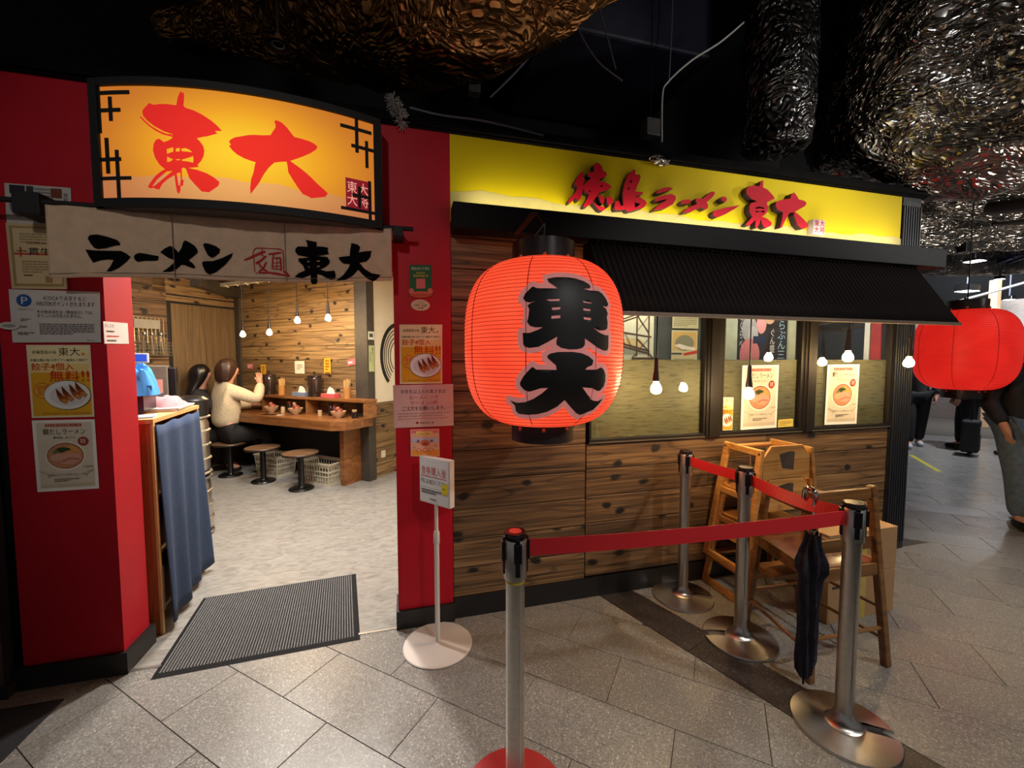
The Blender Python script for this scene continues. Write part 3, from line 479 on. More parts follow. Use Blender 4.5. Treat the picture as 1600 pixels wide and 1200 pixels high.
structure(G().box((-1.7, .25, 2.66), (3.86, 6, 2.78)).obj('shop_roof', m_soft_black))

# plank wall: every plank a child of the wall
wall = structure(G().box((.255, .06, .1), (3.63, .1, .99)).box((.255, .06, .99), (1.085, .1, 2.32)).box((1.085, .06, 1.86), (3.63, .1, 2.32)).obj('wall_front', m_soft_black), 'plank clad wall under the windows')
def plank(parent, x0, x1, z0, z1, y0, y1, mat, name='plank'):
    g = G().box((-(x1-x0)/2, 0, -(z1-z0)/2), ((x1-x0)/2, y1-y0, (z1-z0)/2))
    o = g.obj(name, mat, parent, smooth=0, bevel=.0035); o.location = ((x0+x1)/2, y0, (z0+z1)/2); return o
PH = .1715
for i in range(13):
    z0 = .125 + PH * i; z1 = min(z0 + PH - .004, 2.32); d = random.uniform(0, .004)
    plank(wall, .258, 1.080, z0, z1, .012 + d, .06, m_wall_wood)
    z0 += .012; z1 += .012
    if z1 < .99:
        plank(wall, 1.084, 2.46, z0, z1, .010 + random.uniform(0, .004), .06, m_wall_wood); plank(wall, 2.464, 3.628, z0, z1, .012 + random.uniform(0, .004), .06, m_wall_wood)
    elif z0 < .97: 
        plank(wall, 1.084, 2.46, z0, .985, .010, .06, m_wall_wood); plank(wall, 2.464, 3.628, z0, .985, .012, .06, m_wall_wood)
    if z0 > 1.9 and z1 < 2.32: plank(wall, 1.084, 3.628, z0, z1, .02, .06, m_wall_wood)

# yellow sign band
ys = thing('yellow_sign', 'long yellow shop sign band with raised red lettering over the windows', 'sign', (1.95, 0, 2.3))
G().box((.256, .0, 2.26), (3.645, .05, 2.722)).obj('panel', m_yellow, ys, world=True, smooth=0)
pts = [(.257, 2.27), (3.644, 2.27)] + [(3.644 - 3.387 * i / 40, 2.412 + .010 * math.sin(i * .55) + .008 * math.sin(i * 1.7) + (.012 if i > 30 else 0)) for i in range(41)]
G().prism(pts, lambda p: (p[0], .0, p[1]), lambda p: (p[0], -.0015, p[1])).obj('sand_band', m_yellow2, ys, world=True, smooth=0)
def ring_walls(g, poly, f0, f1):
    n = len(poly); g.add([f0(p) for p in poly] + [f1(p) for p in poly], [(i, (i+1) % n, n+(i+1) % n, n+i) for i in range(n)])
def split_shapes(polys):
    """groups polygons: outer outlines with the holes that lie inside them"""
    out = []
    for p in polys:
        for o in out:
            if inside([p[0]], [o[0]])[0]: o.append(p); break
        else: out.append([p])
    return out
for shp in split_shapes(TR['yellow']):
    vs, tr = fill(shp); g = G()
    g.tri(vs, tr, lambda p: (p[0], -.045, p[1])); g.cur = 1
    for poly in shp: ring_walls(g, poly, lambda p: (p[0], .0, p[1]), lambda p: (p[0], -.045, p[1]))
    g.obj('raised_letter', [m_crimson, M('letter_edge', (44, 14, 14), .6)], ys, world=True, smooth=0)
q = TR['yseal'][0]; sx0, sx1 = min(p[0] for p in q), max(p[0] for p in q); sz0, sz1 = min(p[1] for p in q), max(p[1] for p in q)
sl = G().box((sx0, -.045, sz0), (sx1, 0, sz1)).obj('seal', M('seal_white', (206, 186, 180), .5), ys, world=True, smooth=0, bevel=.004)
def seal_text(parent, f, s, mat, name='seal_characters'):
    g = G(); 
    for ch, u, v in (('東', .04, .52), ('大', .04, .05), ('大', .53, .52), ('将', .53, .05)):
        vs, tr, _ = text_tris(ch); g.tri(vs, tr, lambda p: f(u + p[0]*.43, v + p[1]*.43))
    return g.obj(name, mat, parent, smooth=0)
sb = seal_text(sl, lambda u, v: (sx0 + (sx1-sx0)*u - 1.95, -.0465, sz0 + (sz1-sz0)*v - 2.3), 1, m_crimson)

# ledge beam under the yellow sign
g = G().box((.258, -.12, 2.19), (3.93, .0, 2.325)); o = g.obj('ledge_beam', m_beam, world=True, loc=(2.1, 0, 2.19), smooth=0, bevel=.004)
structure(o, 'charcoal ledge beam running under the yellow sign')
g = G().box((1.9, -.1212, 2.19), (1.903, -.12, 2.325)); g.obj('joint', m_soft_black, o, world=False).location = (-2.1, 0, -2.19)

# ribbed column at the right corner
structure(G().box((3.63, .0, 0), (3.835, .3, 2.73)).obj('corner_column', m_navy), 'navy ribbed column at the right corner')
cc_ = bpy.data.objects['corner_column']
for i in range(8):
    x = 3.648 + i * .0245; G().box((-.0075, -.012, .0), (.0075, 0, 2.6)).obj('rib', m_navy, cc_, loc=(x, .0, .06), smooth=0, bevel=.003)
structure(G().box((3.63, .3, 0), (3.835, 6, 2.73)).obj('wall_return', m_soft_black))

# curved light box sign over the door
def sy(x): return -(.13 + .11 * (1 - ((x + .668) / .58) ** 2))
lb = thing('light_box_sign', 'bowed illuminated orange sign with red brush characters over the doorway', 'sign', (-.668, 0, 2.15))
def lit(name, kind):
    k = NT(name); tc = k.n('ShaderNodeTexCoord'); sp = k.n('ShaderNodeSeparateXYZ'); k.l(tc.outputs['Object'], sp.inputs[0])
    def hot(cx, cz, sx, sz):
        a = k.n('ShaderNodeVectorMath', operation='SUBTRACT'); a.inputs[1].default_value = (cx, 0, cz); k.l(tc.outputs['Object'], a.inputs[0])
        b = k.n('ShaderNodeVectorMath', operation='MULTIPLY'); b.inputs[1].default_value = (1/sx, 0, 1/sz); k.l(a.outputs[0], b.inputs[0])
        l = k.n('ShaderNodeVectorMath', operation='LENGTH'); k.l(b.outputs[0], l.inputs[0]); return k.ramp(l.outputs['Value'], [(0, (1, 1, 1, 1)), (1, (0, 0, 0, 1))], 'EASE')
    if kind == 'face':
        h = hot(.0, .24, .62, .36)
        c = k.ramp(h, [(0, lin((196, 112, 36))), (.5, lin((238, 160, 34))), (1, lin((255, 206, 44)))])
    elif kind == 'sand':
        h = hot(.0, .16, .62, .3); c = k.ramp(h, [(0, lin((186, 112, 66))), (1, lin((240, 174, 100)))])
    else:
        h = hot(.0, .24, .62, .4); c = k.ramp(h, [(0, lin((206, 30, 30))), (1, lin((240, 48, 34)))])
    k.b.inputs['Base Color'].default_value = (.02, .02, .02, 1); k.b.inputs['Roughness'].default_value = .7; k.b.inputs['Specular IOR Level'].default_value = .1
    k.l(c, k.b.inputs['Emission Color']); k.b.inputs['Emission Strength'].default_value = 1.0
    return k.m
XL, XR, ZB, ZT = -1.256, -.094, 2.146, 2.668
NX = 36
def xs(a, b): return [a + (b - a) * i / NX for i in range(NX + 1)]
def band(g, x0, x1, z0, z1, off):
    X = xs(x0, x1); g.add([(x, sy(x) - off, z0) for x in X] + [(x, sy(x) - off, z1) for x in X], [(i, i+1, NX+1+i+1, NX+1+i) for i in range(NX)])
def slab(g, x0, x1, z0, z1, y_front, y_back):
    X = xs(x0, x1); n = NX + 1
    vs = [(x, y_front(x), z0) for x in X] + [(x, y_front(x), z1) for x in X] + [(x, y_back(x), z0) for x in X] + [(x, y_back(x), z1) for x in X]
    fs = []
    for i in range(NX):
        fs += [(i, i+1, n+i+1, n+i), (2*n+i+1, 2*n+i, 3*n+i, 3*n+i+1), (n+i, n+i+1, 3*n+i+1, 3*n+i), (i+1, i, 2*n+i, 2*n+i+1)]
    fs += [(0, n, 3*n, 2*n), (n-1, 3*n-1, 4*n-1, 2*n-1)]
    g.add(vs, fs)
g = G(); slab(g, XL, XR, ZB, ZT, lambda x: sy(x) + .012, lambda x: -.001); g.obj('housing', M('grey_housing', (70, 66, 62), .5), lb, world=True)
g = G()
slab(g, XL, XR, ZT - .030, ZT, lambda x: sy(x) - .014, lambda x: sy(x) + .012); slab(g, XL, XR, ZB, ZB + .034, lambda x: sy(x) - .014, lambda x: sy(x) + .012)
slab(g, XL, XL + .036, ZB, ZT, lambda x: sy(x) - .014, lambda x: sy(x) + .012); slab(g, XR - .034, XR, ZB, ZT, lambda x: sy(x) - .014, lambda x: sy(x) + .012)
g.obj('frame', m_soft_black, lb, world=True)
g = G(); band(g, XL + .034, XR - .032, ZB + .033, ZT - .029, .0); g.obj('lit_face', lit('lit_orange_face', 'face'), lb, world=True)
g = G(); X = xs(XL + .034, XR - .032); top = [ZB + .130 + .006 * math.sin(i * .9) - .02 * max(0, (i - 20) / 16) for i in range(NX + 1)]
g.add([(x, sy(x) - .001, ZB + .033) for x in X] + [(x, sy(x) - .001, t) for x, t in zip(X, top)], [(i, i+1, NX+1+i+1, NX+1+i) for i in range(NX)])
g.obj('lit_sand', lit('lit_sand_face', 'sand'), lb, world=True)
m_lred = lit('lit_red_character', 'red')
for nm, polys in zip(('brush_character', 'brush_flick', 'brush_character'), TR['sign']):
    vs, tr = fill(polys, grid=.03); G().tri(vs, tr, lambda p: (p[0], sy(p[0]) - .0025, p[1])).obj(nm, m_lred, lb, world=True)
def lbar(x0, x1, z0, z1):   # black lattice bars in the corners
    g = G(); slab(g, x0, x1, z0, z1, lambda x: sy(x) - .006, lambda x: sy(x) - .002); g.obj('lattice_bar', m_soft_black, lb, world=True)
xa, xb, za, zb = XL + .034, XR - .032, ZB + .033, ZT - .029; t = .014
for a in ((xa, xa+.135, zb-.036, zb-.021), (xa, xa+.095, zb-.106, zb-.091), (xa+.046, xa+.061, zb-.142, zb-.045), (xa, xa+.012, zb-.19, zb),
          (xa, xa+.087, za+.155, za+.170), (xa, xa+.125, za+.078, za+.092), (xa+.022, xa+.038, za+.105, za+.25), (xa+.063, xa+.078, za, za+.2),
          (xb-.145, xb-.01, zb-.055, zb-.040), (xb-.10, xb, zb-.135, zb-.120), (xb-.083, xb-.068, zb-.155, zb), (xb-.040, xb-.026, zb-.215, zb-.09),
          (xb-.150, xb, za+.030, za+.044), (xb-.10, xb-.02, za+.098, za+.112), (xb-.03, xb-.016, za, za+.185), (xb-.075, xb-.061, za+.05, za+.15)): lbar(*a)
g = G(); slab(g, xb-.128, xb-.022, za+.042, za+.18, lambda x: sy(x) - .0035, lambda x: sy(x) - .003); sl = g.obj('seal', M('seal_red', (150, 24, 40), .5, emit=.5), lb, world=True)
seal_text(sl, lambda u, v: (xb-.126+.10*u + .668, sy(xb-.126+.10*u) - .0045, za+.048+.125*v - 2.15), 1, M('seal_pink', (238, 170, 150), .5, emit=.7))

# noren curtain and its rod
nr = thing('noren_curtain', 'off-white cloth noren with black and red characters over the doorway', 'curtain', (-.75, -.13, 2.15))
nx, nz = 150, 18; vs = []
zl = lambda x: 1.843 + .052 * (x + 1.44) / 1.39 + .008 * math.sin((x+1.44) * 5)
slits = [-.985, -.535]
ztop = lambda x: 2.147 + .012 * (x + 1.44) / 1.39
def cloth_y(x, v):
    y = -.123 + .004 * math.sin(x * 17 + v * 2) * v + .003 * math.sin(x * 43) * (1 - v) + .005 * noise.noise(Vector((x * 9, v * 1.4, 3))) + .004 * noise.noise(Vector((x * 26 + v * 3, v * 2.2, 1))) * (1 - v * .6)
    for s_ in slits: y += .006 * math.exp(-((x - s_) / .02) ** 2) * v
    return y
def on_cloth(p, off): return (p[0], cloth_y(p[0], (ztop(p[0]) - p[1]) / (ztop(p[0]) - zl(p[0]))) - off, p[1])
for j in range(nz + 1):
    for i in range(nx + 1):
        x = -1.436 + 1.384 * i / nx; v = j / nz
        vs.append((x, cloth_y(x, v), ztop(x) + (zl(x) - ztop(x)) * v))
fs = [(j*(nx+1)+i, (j+1)*(nx+1)+i, (j+1)*(nx+1)+i+1, j*(nx+1)+i+1) for j in range(nz) for i in range(nx)]
o = G().add(vs, fs).obj('cloth', M('noren_cloth', (206, 176, 148), .9, var=.08, spec=.1, scale=24, bump=.25), nr, world=True, smooth=180)
sm = o.modifiers.new('thick', 'SOLIDIFY'); sm.thickness = .002
g = G()
for s_ in slits: g.tube([(s_, -.128, 2.14), (s_, -.127, 1.99), (s_ + .002, -.126, zl(s_) + .005)], .0016, 4)
g.tube([(-1.434 + 1.38*i/30, -.127, zl(-1.434 + 1.38*i/30) + .018) for i in range(31)], .0012, 4)
g.obj('seams', M('seam_thread', (120, 104, 90), .9), nr, world=True)
for shp, m in ((TR['noren_black'], M('noren_ink', (12, 10, 10), .9, spec=.05)),):
    for sh in split_shapes(shp):
        vs, tr = fill(sh, grid=.012); G().tri(vs, tr, lambda p: on_cloth(p, .0035)).obj('black_brush_stroke', m, nr, world=True, smooth=0)
g = G()
for i, p in enumerate(TR['noren_red']):
    vs, tr = fill([p], grid=.01); g.tri(vs, tr, lambda q: on_cloth(q, .0033 + i * .00006))
g.obj('red_character', M('noren_red_ink', (170, 24, 34), .8), nr, world=True, smooth=0)
rod = thing('noren_rod', 'black rod with two bracket blocks that carries the noren', 'rod', (-.75, -.12, 2.15))
G().tube([(-1.74, -.115, 2.155), (.055, -.115, 2.165)], .011, 10).obj('rod', m_soft_black, rod, world=True)
for x, w in ((-1.49, .045), (-.02, .026)):
    G().box((x - w, -.135, 2.10 + (.045 - w)), (x + w, .0, 2.19 - (.045 - w))).obj('bracket', m_soft_black, rod, world=True, smooth=0, bevel=.004)
G().ball((-1.72, -.115, 2.155), .017, 6).obj('finial', M('rod_end', (90, 84, 80), .4), rod, world=True)

# ------------------------------------------------------------------ windows
def glass_mat():
    k = NT('window_glass'); k.t.nodes.remove(k.b)
    tr = k.n('ShaderNodeBsdfTransparent'); gl = k.n('ShaderNodeBsdfGlossy'); gl.inputs['Roughness'].default_value = .01
    tr.inputs[0].default_value = (.95, .97, .95, 1)
    fr = k.n('ShaderNodeLayerWeight'); fr.inputs[0].default_value = .5
    pw = k.n('ShaderNodeMath', operation='POWER'); pw.inputs[1].default_value = 3.2; k.l(fr.outputs['Facing'], pw.inputs[0])
    ma = k.n('ShaderNodeMath', operation='MULTIPLY_ADD'); ma.inputs[1].default_value = .8; ma.inputs[2].default_value = .045; k.l(pw.outputs[0], ma.inputs[0])
    mx = k.n('ShaderNodeMixShader'); k.l(ma.outputs[0], mx.inputs[0]); k.l(tr.outputs[0], mx.inputs[1]); k.l(gl.outputs[0], mx.inputs[2]); k.l(mx.outputs[0], k.out.inputs[0])
    return k.m
m_glass = glass_mat()
def film_mat():
    k = NT('woven_film'); v = k.coord((3.2, 1, 34))
    n = k.n('ShaderNodeTexNoise'); n.inputs['Scale'].default_value = 3; n.inputs['Detail'].default_value = 6; k.l(v, n.inputs['Vector'])
    c = k.ramp(n.outputs[0], [(.34, lin((60, 56, 38))), (.44, lin((98, 92, 66))), (.7, lin((110, 104, 76)))])
    k.l(c, k.b.inputs['Base Color']); k.b.inputs['Roughness'].default_value = .6; return k.m
m_film = film_mat()
wins = []
for i, (a, b) in enumerate(((1.095, 1.938), (2.050, 2.760), (2.848, 3.628))):
    w = G(); t = .028 if i else .016
    w.box((a, -.004, .985), (b, .05, 1.012)).box((a, -.0, 1.835), (b, .05, 1.87)).box((a, -.004, 1.012), (a + t, .05, 1.835)).box((b - t, -.004, 1.012), (b, .05, 1.835))
    o = structure(w.obj('window_%d' % (i + 1), m_frame, smooth=0, bevel=.003)); wins.append(o)
    G().box((a + t, .018, 1.012), (b - t, .022, 1.835)).obj('pane', m_glass, o, smooth=0)
    G().box((a + t, .030, 1.012), (b - t, .034, 1.503 + .02 * i * 0)).obj('film', m_film, o, smooth=0)
    G().box((a, -.006, .985), (b, -.002, .993)).obj('sill_edge', M('sill_metal', (120, 112, 100), .35, .6), o, smooth=0)
for x0, x1 in ((1.938, 2.050), (2.760, 2.848)):
    structure(G().box((x0, -.012, .985), (x1, .06, 1.87)).box((x0 + .02, -.022, .985), (x1 - .02, -.012, 1.87)).obj('trim_2', m_frame, smooth=0, bevel=.003), 'dark mullion between two windows')

# ribbed metal awning
aw = thing('awning', 'dark brown corrugated awning sloping over the windows', 'awning', (2.36, -.1, 2.17))
AX0, AX1 = 1.035, 3.70; nrib = 74; g = G(); vs = []; fs = []
m_ = nrib * 4
for i in range(m_ + 1):
    x = AX0 + (AX1 - AX0) * i / m_; ph = (i % 4); h = .006 if ph in (1, 2) else -.001
    for j in range(5):
        v = j / 4; y = -.075 - .265 * v; z = 2.185 - .425 * v; vs.append((x, y - h * .85, z + h * .53))
fs = [(i*5+j, i*5+j+1, (i+1)*5+j+1, (i+1)*5+j) for i in range(m_) for j in range(4)]
o = g.add(vs, fs).obj('corrugated_sheet', m_awn, aw, world=True, smooth=20); s_ = o.modifiers.new('t', 'SOLIDIFY'); s_.thickness = .006; s_.offset = -1
G().box((AX0, -.352, 1.738), (AX1, -.330, 1.758)).obj('front_rail', M('awning_rail', (112, 96, 80), .5), aw, world=True, smooth=0)
for i in range(6):
    x = AX0 + .10 + (AX1 - AX0 - .2) * i / 5
    G().bar((x, -.012, 1.80), (x, -.33, 1.758), .03, .03).bar((x, -.012, 1.80), (x, -.012, 1.93), .03, .02).obj('bracket', M('bracket_wood', (78, 62, 48), .6), aw, world=True, smooth=0)
G().box((AX0, -.34, 1.75), (AX0 + .012, -.075, 1.756)).add([(AX0, -.078, 2.18), (AX0, -.34, 1.755), (AX0, -.02, 1.80), (AX0, -.02, 2.18)], [(0, 1, 2, 3)]).obj('end_panel', m_awn, aw, world=True, smooth=0)

# pendant bulbs under the awning
m_bulb = M('lit_bulb', (255, 226, 170), .4, emit=340, emit_col=(255, 214, 150))
m_filglass = m_glass
def pendant(loc, drop, label, group, energy=3.0, r=.030, scale=1.0):
    t = thing('pendant_bulb', label, 'bulb lamp', loc, group=group)
    G().tube([(0, 0, .16 * scale), (0, 0, drop)], .0035, 6).obj('cord', m_plastic, t)
    G().lathe([(.006, .17), (.011, .165), (.013, .10), (.019, .055), (.020, .038), (.016, .034)], n=14).obj('socket', M('bakelite', (30, 20, 17), .35), t)
    G().lathe([(.013, .036), (.014, .026), (.024, .012), (.030, -.008), (.026, -.024), (.014, -.033), (0, -.035)], n=18).obj('bulb', m_bulb, t, smooth=180)
    t.scale = (scale,) * 3
    return t
for i, (x, z) in enumerate(((1.37, 1.345), (2.009, 1.30), (2.783, 1.525), (3.333, 1.487))):
    pendant((x, -.28, z), 1.80 - z, ['bare bulb hanging before the first window beside the red lantern', 'lowest bare bulb, hanging before the middle window', 'bare bulb hanging high before the right window', 'bare bulb at the far right end of the awning by the ribbed column'][i], 'bulbs under the awning', 2.6)

# ------------------------------------------------------------------ paper lanterns
def lr(t): return .15 + .222 * max(0, 1 - abs(t) ** 3) ** .5
LH = .378
def paper():
    k = NT('lantern_paper'); tc = k.n('ShaderNodeTexCoord'); n = k.n('ShaderNodeTexNoise'); n.inputs['Scale'].default_value = 6; k.l(tc.outputs['Object'], n.inputs['Vector'])
    k.l(k.ramp(n.outputs[0], [(.3, lin((246, 74, 44))), (.7, lin((255, 88, 54)))]), k.b.inputs['Emission Color']); k.b.inputs['Emission Strength'].default_value = 1.0
    k.b.inputs['Base Color'].default_value = lin((200, 30, 24)); k.b.inputs['Roughness'].default_value = .5; return k.m
def paper2():
    k = NT('lantern_paper_far'); tc = k.n('ShaderNodeTexCoord'); n = k.n('ShaderNodeTexNoise'); n.inputs['Scale'].default_value = 6; k.l(tc.outputs['Object'], n.inputs['Vector'])
    k.l(k.ramp(n.outputs[0], [(.3, lin((206, 30, 24))), (.7, lin((222, 38, 28)))]), k.b.inputs['Emission Color']); k.b.inputs['Emission Strength'].default_value = .9
    k.b.inputs['Base Color'].default_value = lin((200, 30, 24)); k.b.inputs['Roughness'].default_value = .5; return k.m
m_rib = M('lantern_rib', (150, 22, 20), .7, emit=.25); m_lring = M('lantern_ring', (34, 31, 33), .32, var=.1); m_stud = M('copper_stud', (190, 120, 84), .4, .7)
def lantern(name, label, loc, mat, char_turn):
    t = thing(name, label, 'lantern', loc, group='red paper lanterns')
    NZ = 46; prof = []
    for i in range(NZ * 3 + 1):
        tt = -1 + 2 * i / (NZ * 3); puff = .0035 * math.sin(PI * ((i % 3) / 3.0)) if i % 3 else 0
        prof.append((lr(tt) + puff, tt * LH))
    vs = []; n = 72
    g = G(); g.lathe(prof, n=n); g.f = [f for f in g.f if len(f) == 4]; g.mi = [0] * len(g.f)
    g.obj('paper_body', mat, t, smooth=80)
    g = G()
    for i in range(1, NZ):
        tt = -1 + 2 * i / NZ; r = lr(tt) + .0008
        g.lathe([(r, tt*LH - .0012), (r + .0022, tt*LH), (r, tt*LH + .0012)], n=64); 
    g.f = [f for f in g.f if len(f) == 4]; g.mi = [0] * len(g.f)
    o = g.obj('bamboo_ribs', m_rib, t); o['kind'] = 'stuff'
    for j in range(8):
        a = 2 * PI * (j + .35) / 8
        G().tube([((lr(tt) + .003) * math.cos(a), (lr(tt) + .003) * math.sin(a), tt * LH) for tt in [-.995 + 1.99 * i / 30 for i in range(31)]], .0022, 5).obj('seam', m_rib, t)
    for z0, z1, nm, r0 in ((LH - .004, LH + .092, 'top_ring', .148), (-LH - .082, -LH + .004, 'bottom_ring', .150)):
        o = G().lathe([(r0 - .004, z0), (r0, z0), (r0, z1), (r0 - .004, z1), (r0 - .004, z0)], n=48).obj(nm, m_lring, t)
        for j in range(8):
            a = 2 * PI * (j + .5) / 8 + .1; zz = z0 + .018 if nm == 'top_ring' else z1 - .022
            G().ball((r0 * math.cos(a), r0 * math.sin(a), zz), .010, 5).obj('stud', m_stud, o)
    G().lathe([(.0, -LH - .02), (.147, -LH - .02), (.147, -LH - .012), (0, -LH - .012)], n=32).obj('bottom_board', m_soft_black, t)
    G().box((-.04, -.03, -LH - .096), (.04, .03, -LH - .02)).obj('lamp_box', m_plastic, t, smooth=0, bevel=.004)
    for k_, polys in enumerate(TR['lantern']):
        def wrap(off): return lambda p: ((lr(p[1]/LH) + off) * math.sin(p[0] + char_turn), -(lr(p[1]/LH) + off) * math.cos(p[0] + char_turn), p[1])
        sc = [[(a * .36, b) for a, b in poly] for poly in polys]
        vs, tr = fill(sc, grid=.008, grow=.021)
        g = G().tri([(a/.36, b) for a, b in vs], tr, wrap(.0042)); g.obj('character_outline', M('outline_paint', (206, 128, 122), .5, emit=.42), t, smooth=80)
        vs, tr = fill(sc, grid=.012)
        G().tri([(a/.36, b) for a, b in vs], tr, wrap(.0062)).obj('black_character', M('lantern_ink', (12, 11, 13), .5), t, smooth=80)
    return t
lan = lantern('paper_lantern', 'big glowing red paper lantern with two black characters hanging before the plank wall', (.648, -.42, 1.578), paper(), 0.0)
g = G(); g.bar((.60, -.06, 2.187), (.60, -.44, 2.187), .03, .006).bar((.60, -.44, 2.187), (.648, -.42, 2.14), .01, .006)
g.tube([(.55, -.06, 2.186), (.60, -.30, 2.12), (.65, -.42, 2.05)], .004, 5)
o = g.obj('hanger_bracket', M('bracket_steel', (70, 52, 46), .5, .6), world=True, loc=(.6, -.2, 2.19)); tag(o, 'steel bracket under the ledge beam that carries the front red lantern', 'bracket')
g = G().tube([(.648, -.44, LH*0 + 2.14), (.648, -.43, 2.09), (.648, -.50, 2.045)], .003, 5).tube([(.648, -.44, 2.14), (.60, -.43, 2.08), (.55, -.40, 2.045)], .003, 5)
g.obj('hanging_wire', M('wire_grey', (110, 96, 90), .5), lan, world=True)
lan2 = lantern('paper_lantern', 'red paper lantern half hidden by the awning at the right corner', (5.05, .33, 1.595), paper2(), math.radians(75))
lan2.scale = (.94, .94, .97)
g = G().tube([(5.05, .33, 2.0), (5.05, .33, 3.3)], .006, 6).tube([(5.05, .33, 2.0), (4.95, .30, 2.08), (5.15, .36, 2.08), (5.05, .33, 2.0)], .006, 6)
g.obj('hanging_wire', m_plastic, lan2, world=True)

# ------------------------------------------------------------------ queue posts with red belts
def base_disc(g, R=.182, zt=.012):
    pts = []; w = .022; hx = .078
    a0 = math.asin(w / R)
    for i in range(57):
        a = a0 + (2 * PI - 2 * a0) * i / 56; pts.append((R * math.cos(a), R * math.sin(a)))
    for i in range(9):
        a = -PI/2 - PI * i / 8; pts.append((hx + w * math.cos(a), w * math.sin(a)))
    n = len(pts)
    g.add([(x, y, 0) for x, y in pts] + [(x, y, .006) for x, y in pts] + [(x * .985, y * .985, zt) for x, y in pts],
          [(i, (i+1) % n, n+(i+1) % n, n+i) for i in range(n)] + [(n+i, n+(i+1) % n, 2*n+(i+1) % n, 2*n+i) for i in range(n)])
    vs, tr = fill([[(x * .985, y * .985) for x, y in pts]], grid=.02)
    g.tri(vs, tr, lambda p: (p[0], p[1], zt + .018 * max(0, 1 - math.hypot(*p) / R)))
    return g
m_basemetal = M('base_steel', (200, 196, 190), .30, 1.0, var=.05, scale=40)
_t = m_basemetal.node_tree; _tg = _t.nodes.new('ShaderNodeTangent'); _tg.direction_type = 'RADIAL'; _tg.axis = 'Z'
_t.links.new(_tg.outputs[0], _t.nodes['Principled BSDF'].inputs['Tangent']); _t.nodes['Principled BSDF'].inputs['Anisotropic'].default_value = .8
def make_post(label, loc, rz, clip_rot=0, cap=None, basemat=None):
    t = thing('queue_post', label, 'queue post', loc, rz, group='stainless queue posts')
    b = base_disc(G()).obj('base', basemat or m_basemetal, t, smooth=30)
    g = G().lathe([(.076, .018), (.060, .026), (.045, .042), (.036, .062), (.0315, .075)], n=28); g.obj('base_cone', basemat or m_basemetal, t)
    G().lathe([(.0315, .06), (.0315, .79)], n=28).obj('pole', m_metal, t)
    h = G().lathe([(.0315, .782), (.038, .784), (.038, .915), (.036, .918)], n=32).obj('head', m_metal, t)
    G().lathe([(.037, .918), (.037, .934), (.034, .939), (.0, .939)], n=28).obj('cap', M('cap_black', (26, 16, 17), .18), t)
    if cap:
        G().lathe([(.021, .938), (.021, .9405), (0, .9405)], n=24).obj('red_button', M('cap_red', (232, 70, 60), .4), t)
    for k_ in range(4):
        a = clip_rot + k_ * PI / 2
        g = G().box((-.008, -.042, .802), (.008, -.032, .925)).box((-.013, -.047, .848), (.013, -.036, .912))
        o = g.obj('belt_slot', m_plastic, t, smooth=0, bevel=.002); o.rotation_euler = (0, 0, a)
    if cap: G().lathe([(.0318, .772), (.0322, .772), (.0322, .781), (.0318, .781)], n=28).obj('yellow_band', M('band_yellow', (206, 176, 40), .5), t)
    return t
PA, PB, PC, PD = (.345, -1.03), (1.715, -1.105), (1.73, -.555), (1.69, -.135)
ang = lambda p, q: math.atan2(q[1] - p[1], q[0] - p[0])
make_post('nearest queue post with a red button on its black cap', PA + (0,), 0, ang(PA, PB) + PI/2, True, M('base_red', (170, 44, 44), .35))
make_post('front right queue post beside the hanging blue umbrella', PB + (0,), -.55, ang(PB, PA) + PI/2)
make_post('middle queue post in front of the stacked high chairs', PC + (0,), 2.7, ang(PC, PB) + PI/2)
make_post('rear queue post close to the plank wall', PD + (0,), -.5, ang(PD, PC) + PI/2)
m_belt = M('red_belt', (196, 26, 36), .6, var=.04, scale=200)
def belt(p, q, label, sag=.01, tilt=0):
    p, q = Vector(p + (.880,)), Vector(q + (.880,)); d = (q - p).normalized(); p = p + d * .04; q = q - d * .04
    side = Vector((-d.y, d.x, 0)); n = 24; vs = []
    for i in range(n + 1):
        v = i / n; c = p.lerp(q, v); c.z -= sag * 4 * v * (1 - v); tw = tilt * math.sin(PI * v) ** 2
        up = Vector((0, 0, .0285)) * math.cos(tw) + side * .0285 * math.sin(tw)
        vs += [c + up, c - up]
    fs = [(2*i, 2*i+1, 2*i+3, 2*i+2) for i in range(n)]
    base = tuple((p + q) / 2); o = G().add(vs, fs).obj('queue_belt', m_belt, world=True, loc=base, smooth=0)
    s_ = o.modifiers.new('t', 'SOLIDIFY'); s_.thickness = .002; s_.offset = 0
    return tag(o, label, 'queue belt', 'red queue belts')
belt(PA, PB, 'red belt stretched from the nearest post across the front', .012)
belt(PD, PC, 'short red belt between the rear and the middle post', .004)
belt(PC, PB, 'red belt running down from the middle post behind the umbrella handle', .018, .5)

# ------------------------------------------------------------------ umbrella hooked over the belt
um = thing('umbrella', 'dark blue folded umbrella hanging by its curved handle from the red belt', 'umbrella', (1.735, -.925, .02))
m_cloth = M('umbrella_cloth', (26, 30, 50), .75, var=.4, scale=40, bump=.5)
hook = [(0, -.018 + 0, .80), (0, -.018, .86)] + [(0, .022 * math.cos(PI - PI * i / 10) + .006, .868 + .026 * math.sin(PI * i / 10)) for i in range(11)] + [(0, .028, .845)]
HB = Vector((.02, 0, 0))
G().tube([(.01, .02, .10), (-.005, -.0, .72), (-.008, -.012, .80), (-.008, -.014, .86)] + [(-.008 + .0, -.014 + .026 - .026 * math.cos(PI * i / 10), .885 + .03 * math.sin(PI * i / 10)) for i in range(11)] + [(-.008, .038, .862)], [.006, .007, .009, .010] + [.010] * 12, 10).obj('handle_and_shaft', m_chrome, um)
